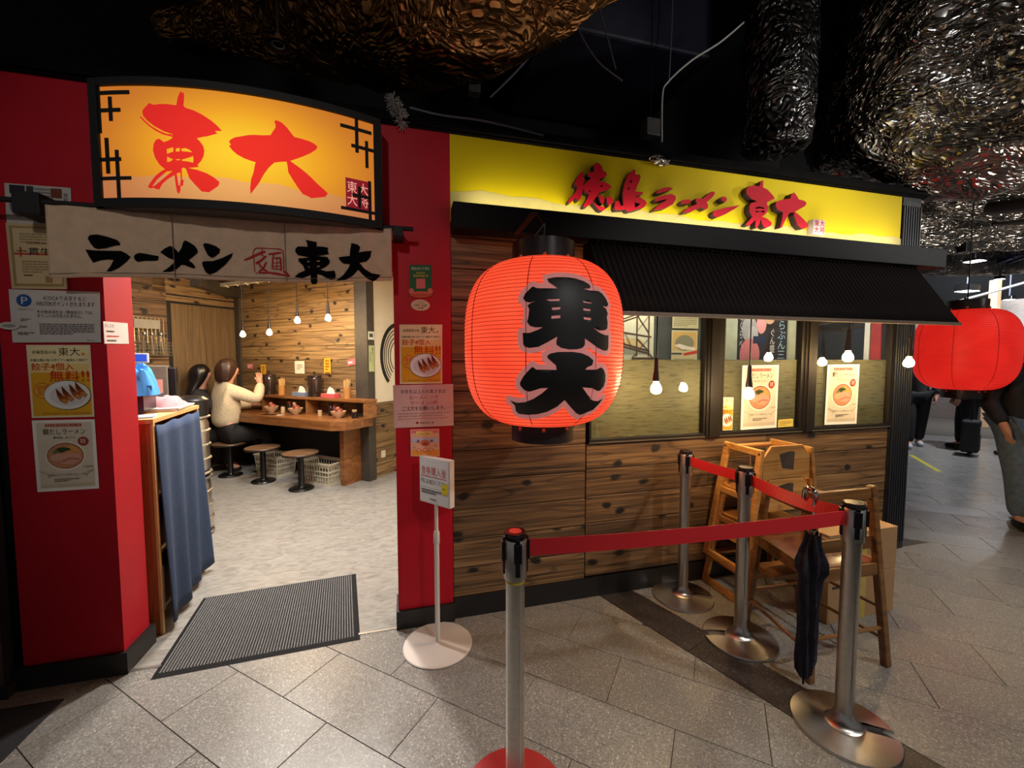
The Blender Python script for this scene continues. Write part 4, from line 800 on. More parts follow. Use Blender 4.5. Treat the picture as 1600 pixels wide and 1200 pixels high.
G().tube([(-.006, -.008, .735), (-.007, -.011, .80)], .0115, 10).obj('grip', M('grip_black', (20, 20, 24), .25), um)
vs = []; n = 40; rows = [(.03, .010), (.07, .030), (.13, .036), (.25, .034), (.40, .036), (.52, .040), (.56, .052), (.60, .050), (.64, .040), (.68, .030), (.715, .026)]
for z, r in rows:
    for j in range(n):
        a = 2*PI*j/n; fold = 1 + .22 * math.sin(a * 8 + z * 9) + .12 * math.sin(a * 3 + z * 20)
        cx = .010 - .016 * z / .7; cy = .02 - .03 * z / .72
        vs.append((cx + r * fold * math.cos(a), cy + r * fold * math.sin(a), z + (.014 * math.sin(a * 8) if r == .026 else 0)))
fs = [(i*n+j, i*n+(j+1) % n, (i+1)*n+(j+1) % n, (i+1)*n+j) for i in range(len(rows)-1) for j in range(n)]
fs.append(tuple(range(n))[::-1]); G().add(vs, fs).obj('folded_cloth', m_cloth, um, smooth=60)
G().tube([(.010, .02, .0), (.010, .02, .04)], [.004, .006], 8).obj('tip', m_plastic, um)
G().tube([(-.05, .01, .575), (0, -.045, .585), (.052, 0, .59), (.03, .04, .585)], .006, 6).obj('tie_strap', m_cloth, um)

# ------------------------------------------------------------------ nested high chairs by the wall
def nested_chair(label, loc, mat, sticker=True):
    t = thing('high_chair', label, 'high chair', loc, 0, group='stackable wooden high chairs')
    # local: x right, y to the wall (+) ; rear posts on the passage side
    HB, HT = .275, .185
    def side(s):
        b = lambda z: s * (HB + (HT - HB) * z / .77)
        g = G()
        g.bar((b(0), -.165, .0), (b(.77), -.15, .77), .024, .042, (0, 1, 0))
        g.bar((b(0), .175, .0), (b(.77), .105, .77), .024, .042, (0, 1, 0))
        g.bar((b(.02), -.17, .022), (b(.02), .185, .022), .024, .044)
        g.bar((b(.75), -.16, .75), (b(.75), .125, .75), .024, .040)
        g.bar((b(.19), -.16, .19), (b(.19), .17, .19), .022, .040)
        g.bar((b(.46), -.16, .46), (b(.46), .15, .46), .022, .040)
        return g.obj('side_frame', mat, t, smooth=0, bevel=.005)
    for s in (-1, 1):
        o = side(s)
        for z, y in ((.745, -.155), (.745, .11), (.2, -.16)):
            x = s * (HB + (HT - HB) * z / .77); G().lathe([(.007, 0), (.007, .003), (0, .003)], n=8).obj('screw', M('screw_dark', (52, 34, 20), .5), o, loc=(x + s * .012, y, z)).rotation_euler = (0, s * PI / 2, 0)
    bp = [(-.178, .585), (.178, .585), (.176, .72), (.118, .79), (-.118, .79), (-.176, .72)]
    o = G().prism(bp, lambda p: (p[0], -.148, p[1]), lambda p: (p[0], -.164, p[1])).obj('back_panel', mat, t, smooth=0, bevel=.003)
    if sticker: G().prism([(-.035, .655), (.05, .64), (.055, .75), (.02, .755), (-.06, .74)], lambda p: (p[0], -.1645, p[1]), lambda p: (p[0], -.1655, p[1])).obj('worn_label', M('worn_label', (72, 58, 46), .7, var=.3), o, smooth=0)
    G().box((-.20, -.15, .475), (.20, .14, .493)).obj('seat', mat, t, smooth=0, bevel=.004)
    G().tube([(-.19, .115, .735), (.19, .115, .735)], .016, 10).obj('front_bar', mat, t)
    G().bar((-.245, .165, .20), (.245, .165, .20), .05, .018).obj('foot_rest', mat, t, smooth=0, bevel=.004)
    G().bar((-.25, -.16, .20), (.25, -.16, .20), .02, .035).obj('rear_rail', mat, t, smooth=0, bevel=.003)
    G().tube([(0, .115, .735), (0, .10, .49)], .006, 8).obj('crotch_post', m_metal, t)
    return t
nested_chair('lower wooden high chair of the nested pair by the wall, standing on the floor', (2.235, -.19, 0), m_oak)
nested_chair('upper light wooden high chair nested on top of the other by the wall', (2.235, -.19, .195), m_oak)

# ------------------------------------------------------------------ wooden child chair with a leather seat
cc = thing('child_chair', 'tall brown wooden child chair with a leather seat beside the umbrella', 'chair', (2.05, -.68, 0))
def leg(a, b, w=.034): G().bar(a, b, w, w).obj('leg', m_brown_oak, cc, world=True, smooth=0, bevel=.006)
BL, BR, FL, FR = (1.805, -.885, 0), (2.27, -.90, 0), (1.885, -.435, 0), (2.25, -.455, 0)
BLt, BRt, FLt, FRt = (1.775, -.875, .90), (2.105, -.905, .905), (1.70, -.62, .80), (2.10, -.60, .80)
BLt = (1.80, -.87, .90); BRt = (2.14, -.88, .905); FLt = (1.88, -.55, .80); FRt = (2.15, -.56, .80)
for a, b in ((BL, BLt), (BR, BRt), (FL, FLt), (FR, FRt)): leg(a, b)
L3 = lambda a, b, z: tuple(a[i] + (b[i] - a[i]) * z / b[2] for i in range(2)) + (z,)
def rail(p, q, z, w, h, name, dz=0):
    a = Vector(L3(*p, z)); b = Vector(L3(*q, z + dz)); G().bar(a, b, w, h).obj(name, m_brown_oak, cc, world=True, smooth=0, bevel=.004)
pBL, pBR, pFL, pFR = (BL, BLt), (BR, BRt), (FL, FLt), (FR, FRt)
rail(pBL, pBR, .87, .022, .05, 'back_rail'); rail(pBL, pBR, .50, .022, .06, 'seat_rail'); rail(pFL, pFR, .50, .022, .05, 'seat_rail')
rail(pFL, pBL, .51, .022, .06, 'seat_rail'); rail(pFR, pBR, .51, .022, .06, 'seat_rail')
for a, b in ((pFL, pBL), (pFR, pBR)): 
    G().tube([L3(*a, .785), L3(*b, .80)], .014, 10).obj('arm_bar', m_brown_oak, cc, world=True)
bmx = [L3(*p, .74) for p in (pBL, pBR)]; 
G().hexa([L3(*pBL, .60), L3(*pBR, .60), tuple(Vector(L3(*pBR, .60)) + Vector((0, .014, 0))), tuple(Vector(L3(*pBL, .60)) + Vector((0, .014, 0)))],
         [L3(*pBL, .66), L3(*pBR, .66), tuple(Vector(L3(*pBR, .66)) + Vector((0, .014, 0))), tuple(Vector(L3(*pBL, .66)) + Vector((0, .014, 0)))]).obj('back_slat', m_brown_oak, cc, world=True, smooth=0)
sq = [L3(*p, .53) for p in (pFL, pBL, pBR, pFR)]; ctr = sum((Vector(p) for p in sq), Vector()) / 4
vs = []; n = 8
for j in range(n + 1):
    for i in range(n + 1):
        u, v = i / n, j / n; p = (Vector(sq[1]).lerp(Vector(sq[2]), u)).lerp(Vector(sq[0]).lerp(Vector(sq[3]), u), v)
        p.z += .004 + .022 * (max(0, math.sin(PI * u)) * max(0, math.sin(PI * v))) ** .35; vs.append(p)
g = G().add(vs, [(j*(n+1)+i, j*(n+1)+i+1, (j+1)*(n+1)+i+1, (j+1)*(n+1)+i) for j in range(n) for i in range(n)])
g.hexa([tuple(Vector(p) - Vector((0, 0, .012))) for p in (sq[1], sq[2], sq[3], sq[0])], [tuple(Vector(p) + Vector((0, 0, .003))) for p in (sq[1], sq[2], sq[3], sq[0])])
g.obj('leather_seat', M('brown_leather', (98, 52, 34), .22, var=.12, scale=30, coat=.3), cc, world=True, smooth=60)
fr = [L3(*p, .36) for p in (pFL, pFR)]
G().hexa([tuple(Vector(fr[0]) + Vector((0, -.13, -.03))), tuple(Vector(fr[1]) + Vector((0, -.13, -.03))), tuple(Vector(fr[1]) + Vector((0, .01, -.03))), tuple(Vector(fr[0]) + Vector((0, .01, -.03)))],
         [tuple(Vector(fr[0]) + Vector((0, -.13, -.0))), tuple(Vector(fr[1]) + Vector((0, -.13, 0))), tuple(Vector(fr[1]) + Vector((0, .01, 0))), tuple(Vector(fr[0]) + Vector((0, .01, 0)))]).obj('foot_rest', m_brown_oak, cc, world=True, smooth=0, bevel=.004)
rail(pFL, pFR, .33, .018, .045, 'foot_rail')
for a, b, z in ((pFL, pBL, .14), (pFR, pBR, .14), (pBL, pBR, .20), (pFL, pFR, .20), (pFR, pBR, .30)):
    G().tube([L3(*a, z), L3(*b, z)], .009, 8).obj('stretcher', m_brown_oak, cc, world=True)

# ------------------------------------------------------------------ cardboard boxes
m_card = M('cardboard', (158, 122, 84), .8, var=.06, scale=30)
def carton(label, loc, s, rz, tape=True):
    t = thing('cardboard_box', label, 'box', loc, rz, group='cardboard boxes by the column')
    a, b, h = s
    G().box((-a, -b, 0), (a, b, h)).obj('carton', m_card, t, smooth=0, bevel=.003)
    G().box((-.025, -b - .0015, h * .0), (.025, b + .0015, h + .0015)).obj('packing_tape', M('packing_tape', (176, 150, 70), .3), t, smooth=0)
    G().box((-a, -b - .001, h - .003), (a, b + .001, h + .001)).obj('lid_edge', M('cardboard_lid', (172, 136, 96), .8), t, smooth=0)
    G().box((-a + .03, -b - .0015, h - .06), (-a + .10, -b, h - .045)).obj('printed_mark', M('box_print', (60, 44, 34), .8), t, smooth=0)
    return t
carton('lower cardboard box standing on the floor by the ribbed column', (2.555, -.485, 0), (.262, .10, .262), .01)
carton('upper cardboard box stacked on another by the ribbed column', (2.553, -.485, .266), (.264, .10, .25), .0)

# ------------------------------------------------------------------ white notice stand
ns = thing('notice_stand', 'white notice stand on a round base in front of the red pillar', 'sign stand', (.15, -.188, 0))
G().lathe([(.0, 0), (.178, 0), (.180, .004), (.176, .008), (.03, .011), (.013, .020), (0, .020)], n=64).obj('round_base', m_white, ns)
G().lathe([(.0125, .01), (.0125, .56)], n=16).obj('lower_pole', m_white, ns); G().lathe([(.009, .56), (.009, .82)], n=16).obj('upper_pole', m_white, ns)
G().lathe([(.0125, .545), (.0155, .55), (.0155, .60), (.012, .615)], n=16).obj('height_collar', m_white, ns)
bd = G().box((-.11, -.018, 0), (.11, .018, .245)).obj('display_box', m_white, ns, loc=(.004, .012, .752), smooth=0, bevel=.004); bd.rotation_euler = (0, 0, math.radians(-50))
M_ = Matrix.Rotation(math.radians(-50), 4, 'Z')
cf = lambda u, v: tuple(Vector((u, -.0183, v)))
items = [('r', (238, 234, 230), .02, .02, .98, .97), ('t', (206, 34, 34), '食券購入後', .05, .62, .93, .82), ('r', (206, 34, 34), .04, .585, .94, .60), ('t', (30, 28, 28), '列にお並びください', .04, .43, .95, .54),
         ('r', (90, 90, 90), .03, .34, .97, .345), ('l', (50, 48, 48), .05, .20, .96, .31, 2), ('l', (50, 48, 48), .35, .07, .75, .12, 1), ('r', (236, 216, 60), .77, .27, .99, .50), ('l', (80, 70, 30), .82, .37, .95, .41, 1)]
tmp = sheet('x', '', '', [cf(-.103, .24), cf(.103, .24), cf(.103, .005), cf(-.103, .005)], (236, 232, 228), None); pm = tmp
bpy.data.objects.remove(tmp)
class _P: pass
def print_on(parent, corners, items, normal):
    TL, TR_, BR_, BL_ = [Vector(c) for c in corners]; nrm = Vector(normal)
    ctr = (TL + TR_ + BR_ + BL_) / 4
    e = bpy.data.objects.new('printed_sheet', None)
    bpy.data.objects.remove(e)
    o = sheet('printed_sheet', '', '', corners, (236, 232, 228), items, normal)
    for k_ in ('label', 'category', 'group'):
        if k_ in o: del o[k_]
    loc = tuple(o.location); o.parent = parent; o.location = loc; return o
print_on(bd, [cf(-.103, .24), cf(.103, .24), cf(.103, .005), cf(-.103, .005)], items, (0, -1, 0))

# ------------------------------------------------------------------ posters
def gyoza(name, label, corners, full=True, group='gyoza posters'):
    it = [('r', (222, 164, 44), .035, .025, .965, .80), ('r', (232, 202, 130), .035, .62, .965, .80), ('r', (236, 218, 168), .035, .74, .965, .975),
          ('t', (24, 20, 18), '東大', .49, .85, .83, .965), ('r', (206, 120, 60), .855, .86, .905, .89), ('t', (60, 46, 34), '本場徳島の味', .08, .875, .46, .925),
          ('t', (40, 32, 26), '京都拉麺小路 公式アプリ画面をご提示で', .05, .775, .95, .81),
          ('t', (196, 44, 30), '餃子4個入', .06, .655, .72, .755), ('t', (200, 36, 26), '無料', .33, .50, .80, .65), ('t', (200, 36, 26), '!!', .84, .50, .96, .645),
          ('e', (196, 70, 40), .21, .375, .135, .105), ('e', (228, 172, 60), .21, .375, .125, .096), ('t', (196, 60, 36), '期間\n限定', .125, .30, .30, .445),
          ('e', (40, 32, 26), .60, .31, .375, .205), ('e', (226, 224, 220), .60, .31, .367, .198), ('e', (206, 204, 202), .61, .30, .29, .14)]
    for k_ in range(4):
        x = .42 + .095 * k_ + (.03 if k_ > 1 else 0); y = .375 + .03 * k_
        it.append(('p', (150, 76, 34), [(x, y + .03), (x + .035, y), (x + .14, y - .10), (x + .19, y - .155), (x + .15, y - .19), (x + .06, y - .15), (x + .01, y - .07)]))
        it.append(('p', (92, 40, 20), [(x, y + .035), (x + .03, y), (x + .10, y - .08), (x + .06, y - .085), (x + .012, y - .03)]))
        it.append(('p', (196, 128, 66), [(x + .07, y - .13), (x + .14, y - .115), (x + .18, y - .155), (x + .15, y - .185)]))
    it.append(('t', (50, 30, 20), '※アプリのダウンロードはこちらから', .20, .045, .95, .075))
    return sheet(name, label, 'poster', corners, (232, 214, 176), it, group=group)
def ramen(name, label, corners, group='ramen posters'):
    it = [('r', (214, 202, 180), .06, .045, .945, .965), ('r', (200, 186, 160), .06, .045, .945, .10), ('r', (168, 62, 52), .20, .905, .78, .945), ('t', (236, 214, 200), '旨みと香り広がる極上の一杯', .22, .913, .76, .937),
          ('t', (38, 32, 30), '鯛だしラーメン', .16, .795, .84, .88), ('t', (70, 60, 54), '鯛の旨み、あっさり。', .32, .735, .68, .77),
          ('e', (236, 228, 214), .50, .49, .325, .205), ('e', (150, 92, 66), .495, .495, .30, .185), ('e', (190, 132, 96), .495, .492, .285, .172),
          ('p', (214, 150, 84), [(.46, .60), (.60, .645), (.74, .57), (.76, .52), (.62, .545), (.5, .55)]),
          ('p', (206, 158, 132), [(.26, .50), (.36, .535), (.46, .53), (.44, .46), (.34, .42), (.24, .45)]), ('p', (212, 152, 130), [(.40, .52), (.58, .55), (.74, .51), (.76, .44), (.62, .37), (.44, .38), (.38, .45)]),
          ('p', (182, 118, 96), [(.42, .43), (.56, .47), (.74, .455), (.72, .43), (.56, .44), (.44, .40)]),
          ('p', (58, 72, 42), [(.36, .60), (.46, .62), (.56, .605), (.60, .58), (.50, .56), (.44, .54), (.37, .56)]), ('p', (110, 116, 70), [(.29, .55), (.36, .60), (.40, .55), (.33, .52)]),
          ('e', (150, 50, 42), .80, .695, .085, .062), ('t', (236, 204, 190), '数量\n限定', .755, .66, .845, .73), ('t', (60, 50, 46), '1,200円', .78, .315, .93, .345),
          ('t', (60, 50, 44), '京都駅ビルでしか味わえない一杯。', .20, .215, .82, .245), ('l', (120, 108, 94), .30, .13, .70, .18, 2),
          ('p', (186, 170, 142), [(.07, .30), (.22, .24), (.24, .19), (.20, .20), (.20, .235), (.07, .285)]), ('p', (186, 170, 142), [(.94, .30), (.84, .26), (.80, .20), (.82, .20), (.86, .25), (.94, .285)])]
    return sheet(name, label, 'poster', corners, (238, 234, 226), it, group=group)
PY = -.004
gyoza('gyoza_poster', 'yellow dumpling poster on the left red pillar', [(-1.609, -0.004, 1.567), (-1.379, -0.004, 1.569), (-1.379, -0.004, 1.241), (-1.606, -0.004, 1.243)])
gyoza('gyoza_poster', 'orange dumpling poster on the right red pillar above a pink notice', [(-0.022, -0.004, 1.691), (0.206, -0.004, 1.696), (0.203, -0.004, 1.371), (-0.024, -0.004, 1.371)])
gyoza('gyoza_poster', 'small dumpling poster in the lower corner of the middle window', [(2.044, 0.014, 1.249), (2.174, 0.014, 1.246), (2.172, 0.014, 1.021), (2.046, 0.014, 1.022)])
ramen('ramen_poster', 'white bordered noodle bowl poster low on the left red pillar', [(-1.607, -0.004, 1.232), (-1.379, -0.004, 1.229), (-1.378, -0.004, 0.906), (-1.604, -0.004, 0.907)])
ramen('ramen_poster', 'noodle bowl poster inside the middle window', [(2.24, 0.014, 1.464), (2.551, 0.014, 1.467), (2.549, 0.014, 1.022), (2.241, 0.014, 1.018)])
ramen('ramen_poster', 'noodle bowl poster inside the right window', [(2.995, 0.014, 1.466), (3.306, 0.014, 1.47), (3.303, 0.014, 1.02), (2.99, 0.014, 1.023)])
sheet('paper_note', 'small yellow note at the bottom of the middle window', 'note', [(2.564, 0.014, 1.077), (2.695, 0.014, 1.081), (2.698, 0.014, 1.025), (2.561, 0.014, 1.022)], (214, 190, 92), [('l', (150, 128, 60), .1, .2, .9, .8, 3)])
sheet('newspaper_clipping', 'newspaper clipping with a round seal at the top of the left pillar', 'notice', [(-1.646, -0.003, 2.258), (-1.416, -0.003, 2.261), (-1.419, -0.003, 2.099), (-1.647, -0.003, 2.086)], (186, 178, 170),
      [('r', (48, 46, 52), .07, .76, .30, .97), ('r', (58, 54, 58), .32, .78, .43, .97), ('e', (120, 104, 124), .21, .46, .15, .28), ('e', (190, 182, 178), .21, .46, .095, .175), ('e', (112, 96, 116), .21, .46, .06, .11),
       ('r', (110, 62, 44), .69, .70, .86, .95), ('t', (40, 36, 38), vert_text('さの'), .72, .30, .82, .62), ('t', (130, 122, 120), vert_text('京都拉麺'), .88, .30, .96, .85), ('l', (130, 124, 122), .45, .2, .68, .95, 9)])
sheet('certificate', 'old yellowed certificate with black brush characters and a red stroke on the left pillar', 'certificate', [(-1.649, -0.006, 2.09), (-1.443, -0.006, 2.096), (-1.448, -0.006, 1.816), (-1.643, -0.006, 1.81)], (186, 164, 122),
      [('r', (150, 126, 82), .05, .04, .95, .96), ('r', (192, 170, 130), .10, .08, .91, .93), ('l', (140, 118, 84), .22, .70, .80, .86, 4), ('l', (140, 118, 84), .22, .24, .80, .44, 5),
       ('r', (172, 50, 44), .10, .525, .84, .55), ('r', (172, 60, 50), .20, .49, .23, .64), ('t', (22, 18, 18), '一貫牛', .14, .52, .74, .635), ('t', (70, 56, 44), '証明書', .32, .69, .68, .72), ('r', (52, 40, 34), .24, .20, .40, .215), ('r', (156, 116, 84), .62, .10, .74, .20)])
sheet('payment_notice', 'white notice with a blue round P about payment points on the left pillar', 'notice', [(-1.652, -0.009, 1.807), (-1.329, -0.009, 1.809), (-1.335, -0.009, 1.581), (-1.651, -0.009, 1.577)], (196, 188, 182),
      [('e', (44, 84, 142), .155, .795, .083, .118), ('t', (206, 204, 206), 'P', .125, .73, .195, .86), ('t', (60, 56, 62), 'WESTERポイント', .085, .615, .25, .645), ('t', (58, 56, 64), 'ICOCAで決済すると', .37, .81, .84, .90), ('t', (58, 56, 64), 'WESTERポイントがたまります', .28, .70, .94, .795),
       ('t', (58, 56, 64), 'その他決済方法（現金含む）では、', .29, .55, .92, .62), ('t', (58, 56, 64), 'ポイントは付与されません。', .29, .475, .79, .545), ('l', (100, 96, 98), .31, .15, .93, .37, 6), ('l', (100, 96, 98), .11, .40, .22, .46, 2), ('l', (100, 96, 98), .11, .28, .22, .32, 1), ('l', (90, 84, 86), .07, .14, .25, .20, 2), ('l', (120, 116, 116), .84, .03, .97, .05, 1)])
sheet('handwritten_note', 'small white note taped to the inner side of the left pillar', 'note', [(-1.317, -0.021, 1.676), (-1.317, 0.149, 1.682), (-1.317, 0.15, 1.581), (-1.317, -0.021, 1.575)], (226, 214, 206), [('t', (50, 40, 40), 'おしらせ', .05, .74, .40, .90), ('l', (70, 56, 56), .10, .50, .62, .62, 1), ('l', (196, 70, 60), .10, .28, .92, .40, 1), ('l', (70, 56, 56), .10, .08, .70, .2, 1)], normal=(1, 0, 0))
ov = [((-1.656, -0.012, 1.649), .035, .018)]
g = G().prism([(.036 * math.cos(2*PI*i/32), .0165 * math.sin(2*PI*i/32)) for i in range(32)], lambda p: (p[0], 0, p[1]), lambda p: (p[0], -.002, p[1]))
o = tag(g.obj('oval_sticker', M('sticker_paper', (196, 188, 178), .5), loc=(-1.655, -0.014, 1.649), smooth=0), 'pale oval sticker overlapping the left edge of the payment notice', 'sticker')
G().prism([(.024 * math.cos(2*PI*i/24), .007 * math.sin(2*PI*i/24)) for i in range(24)], lambda p: (p[0], -.002, p[1]), lambda p: (p[0], -.0026, p[1])).obj('grey_print', M('sticker_grey', (140, 134, 128), .6), o, smooth=0)
# right pillar
sheet('green_notice', 'small green payment card with a square code frame high on the right pillar', 'notice', [(0.036, -0.004, 2.01), (0.151, -0.004, 2.016), (0.152, -0.004, 1.848), (0.034, -0.004, 1.843)], (44, 96, 56),
      [('t', (206, 216, 190), '微信支付 汇率优', .08, .84, .90, .93), ('t', (214, 206, 90), '扫码支付', .30, .71, .70, .78), ('t', (214, 206, 90), '享每笔专属汇率', .16, .61, .84, .69), ('r', (206, 120, 112), .30, .25, .70, .56), ('e', (206, 110, 84), .5, .06, .48, .10), ('e', (206, 120, 96), .08, .16, .12, .10), ('e', (206, 120, 96), .92, .16, .12, .10), ('r', (190, 90, 70), .02, .0, .98, .08)])
g = G().prism([(.050 * math.cos(2*PI*i/40), .030 * math.sin(2*PI*i/40)) for i in range(40)], lambda p: (p[0], 0, p[1]), lambda p: (p[0], -.006, p[1]))
o = tag(g.obj('oval_plaque', M('plaque_cream', (214, 190, 150), .4), loc=(0.09, -0.001, 1.798), smooth=0), 'cream oval member plaque with brown writing on the right pillar', 'plaque')
g = G()
for s_, u0, v0, u1, v1 in (('京都商工会議所', -.036, -.009, .036, .006), ('会員', -.016, -.022, .016, -.011), ('CCI', -.010, .010, .018, .019)):
    vs, tr, _ = text_tris(s_); g.tri(vs, tr, lambda p: (u0 + (u1-u0)*p[0], -.0065, v0 + (v1-v0)*p[1]))
g.obj('plaque_writing', M('plaque_ink', (96, 60, 30), .6), o, smooth=0)
sheet('order_notice', 'pinkish white notice about one bowl per guest on the right pillar', 'notice', [(-0.06, -0.006, 1.365), (0.263, -0.006, 1.367), (0.264, -0.006, 1.133), (-0.057, -0.006, 1.132)], (214, 176, 168),
      [('t', (24, 18, 18), '中学生以上のお客さまは', .12, .79, .87, .89), ('t', (196, 44, 50), 'お一人につき', .26, .655, .74, .755), ('t', (196, 44, 50), 'ラーメン1杯', .27, .52, .73, .625), ('t', (24, 18, 18), 'ご注文をお願いします。', .14, .395, .86, .495),
       ('t', (120, 84, 80), 'We kindly ask that customers from middle school', .07, .305, .93, .345), ('t', (120, 84, 80), 'age (over 12 years old) and above customer', .07, .245, .82, .285), ('t', (190, 90, 84), 'please order one bowl of ramen per customer.', .07, .18, .92, .22), ('r', (150, 50, 46), .36, .08, .40, .13), ('t', (70, 40, 40), '京都拉麺小路', .42, .075, .66, .12)])
c4 = [(0.027, -0.004, 1.121), (0.183, -0.004, 1.118), (0.185, -0.004, 0.962), (0.028, -0.004, 0.972)]
sheet('colourful_sticker', 'colourful campaign sticker below the notices on the right pillar', 'sticker', c4, (232, 178, 150),
      [('r', (236, 160, 70), .03, .03, .97, .25), ('r', (226, 120, 120), .03, .85, .97, .97), ('r', (240, 206, 120), .2, .77, .76, .92), ('t', (150, 50, 40), 'お客さま還元', .25, .79, .72, .87), ('r', (190, 190, 214), .05, .52, .95, .68), ('e', (206, 120, 90), .5, .5, .17, .12), ('e', (170, 80, 60), .5, .46, .11, .06), ('e', (130, 90, 110), .26, .56, .05, .05), ('e', (130, 90, 110), .73, .57, .05, .05),
       ('e', (214, 90, 80), .28, .23, .07, .07), ('e', (236, 190, 160), .28, .23, .05, .05), ('e', (214, 90, 80), .5, .24, .07, .07), ('e', (236, 190, 160), .5, .24, .05, .05), ('e', (214, 90, 80), .71, .25, .07, .07), ('e', (236, 190, 160), .71, .25, .05, .05), ('t', (110, 80, 130), 'こ', .08, .32, .18, .42), ('t', (110, 80, 130), 'ら', .82, .34, .92, .46)])

# ------------------------------------------------------------------ black folding screen and odds at the left edge
scn = thing('black_screen', 'black pleated screen at the far left edge beside the red pillar', 'screen', (-2.0, -.05, 0))
for i in range(10):
    x = -1.735 - i * .07
    G().prism([(x - .035, -.05), (x - .017, -.075), (x, -.05), (x + .0, -.0), (x - .035, .0)], lambda p: (p[0], p[1], .06), lambda p: (p[0], p[1], 2.75)).obj('pleat', M('screen_black', (18, 18, 20), .6), scn, world=True, smooth=0)
G().box((-2.45, -.06, 0), (-1.72, .0, .06)).obj('bottom_rail', m_soft_black, scn, world=True, smooth=0)
o = G().tube([(-1.83, -.085, 1.0), (-1.85, -.09, .7), (-1.83, -.09, .45), (-1.80, -.10, .25), (-1.78, -.09, .12), (-1.79, -.10, .01)], .004, 6).obj('power_cord', M('cord_grey', (150, 140, 128), .6), world=True, loc=(-1.8, -.09, 0))
tag(o, 'pale cord hanging down the black screen at the left edge', 'cord')

# ------------------------------------------------------------------ the room behind the windows
structure(G().box((.30, .62, 0), (3.63, .66, 2.66)).obj('wall_alcove', M('alcove_wall', (62, 64, 58), .7)))
structure(G().box((.30, .16, 0), (.34, 6, 2.66)).obj('wall_divider', m_cream))
def panelY(x0, x1, z0, z1, y): return [(x0, y, z1), (x1, y, z1), (x1, y, z0), (x0, y, z0)]
bl = lambda p, q, w=.012: ('p', (86, 64, 48), [(p[0] - w*.3, p[1] - w), (q[0] - w*.3, q[1] - w), (q[0] + w*.3, q[1] + w), (p[0] + w*.3, p[1] + w)])
its = [('e', (206, 178, 120), .55, .42, .25, .08), ('e', (150, 146, 120), .5, .26, .4, .10), ('r', (200, 194, 160), .0, .10, 1, .24)]
for a, b in (((.05, .70), (.70, .88)), ((.05, .66), (.70, .84)), ((.05, .62), (.95, .52)), ((.05, .48), (.92, .30)), ((.05, .44), (.92, .26))): its.append(bl(a, b))
its += [('r', (86, 64, 48), .64, .22, .67, .96), ('r', (86, 64, 48), .88, .22, .91, .94), bl((.65, .94), (.9, .93)), bl((.65, .6), (.9, .86), .01), bl((.65, .86), (.9, .58), .01), bl((.65, .5), (.9, .3), .01), bl((.65, .28), (.9, .5), .01), bl((.56, .2), (.66, .27)), bl((.98, .19), (.9, .27)), ('r', (86, 64, 48), .55, .17, 1.0, .20),
        bl((.2, .58), (.3, .42), .008), bl((.3, .58), (.42, .40), .008), bl((.42, .57), (.54, .38), .008), ('e', (62, 62, 58), .45, .05, .26, .10)]
sheet('bridge_picture', 'pale picture of a suspension bridge seen through the first window', 'picture', panelY(1.50, 1.945, 1.42, 1.93, .615), (206, 200, 166), its)
sheet('hanging_paper', 'yellowed sheet with columns of writing, upper one behind the first window', 'paper', panelY(2.112, 2.36, 1.76, 1.90, .61), (196, 188, 146), [('l', (140, 132, 96), .06, .1, .94, .95, 8)])
sheet('wave_picture', 'picture of a grey mound over red and white bands behind the first window', 'picture', panelY(2.108, 2.355, 1.42, 1.745, .61), (196, 184, 140), [('r', (206, 166, 90), .05, .5, .95, .95), ('e', (134, 132, 104), .5, .68, .36, .2), ('p', (226, 214, 196), [(.1, .62), (.4, .52), (.9, .5), (.95, .56), (.6, .6), (.3, .66)]), ('p', (196, 60, 44), [(.45, .42), (1, .5), (1, .42), (.5, .36)]), ('r', (60, 58, 56), 0, .39, .4, .43), ('l', (150, 144, 110), .1, .04, .9, .3, 4)])
structure(G().box((2.63, .60, 1.0), (2.745, .62, 2.4)).box((3.30, .60, 1.0), (3.385, .62, 2.4)).obj('trim_3', M('pale_trim', (176, 178, 150), .6), smooth=0))
sheet('event_poster', 'dark event poster with pale blue vertical writing behind the middle window', 'poster', panelY(2.76, 3.285, 1.40, 1.93, .61), (44, 40, 42),
      [('e', (150, 146, 142), .22, .70, .15, .22), ('e', (168, 164, 160), .30, .60, .10, .14), ('e', (190, 112, 112), .24, .28, .20, .26), ('e', (206, 140, 136), .46, .78, .10, .16), ('r', (40, 46, 70), .30, .46, .54, .58), ('e', (176, 140, 110), .62, .86, .1, .08), ('t', (150, 186, 206), vert_text('らぶん三拍'), .80, .04, .96, .84), ('t', (206, 200, 196), vert_text('ぐん盛り！'), .64, .06, .74, .70), ('t', (206, 200, 196), vert_text('味くらべ'), .02, .40, .09, .96)])
structure(G().box((3.615, (3.615, 0.165, 1.821)[1], 1.3), (3.63, (3.615, 0.203, 1.825)[1], 2.3)).obj('trim_4', M('pale_strip', (206, 206, 200), .5), smooth=0))
structure(G().box((3.615, .085, 1.3), (3.63, (3.615, 0.156, 1.82)[1], 2.3)).obj('trim_5', M('red_strip', (150, 40, 36), .5), smooth=0))

# ------------------------------------------------------------------ shop interior
th = math.radians(40); P0 = Vector((-.433, 2.987, 0)); wd = Vector((-math.cos(th), math.sin(th), 0)); wn = -Vector((math.sin(th), math.cos(th), 0))
RZ = -th
def W(s, d, h=0): return tuple(P0 + wd * s + wn * d + Vector((0, 0, h)))
structure(G().box((-5.4, .16, 2.60), (.34, 6, 2.66)).obj('ceiling', M('shop_ceiling', (120, 100, 78), .8)))
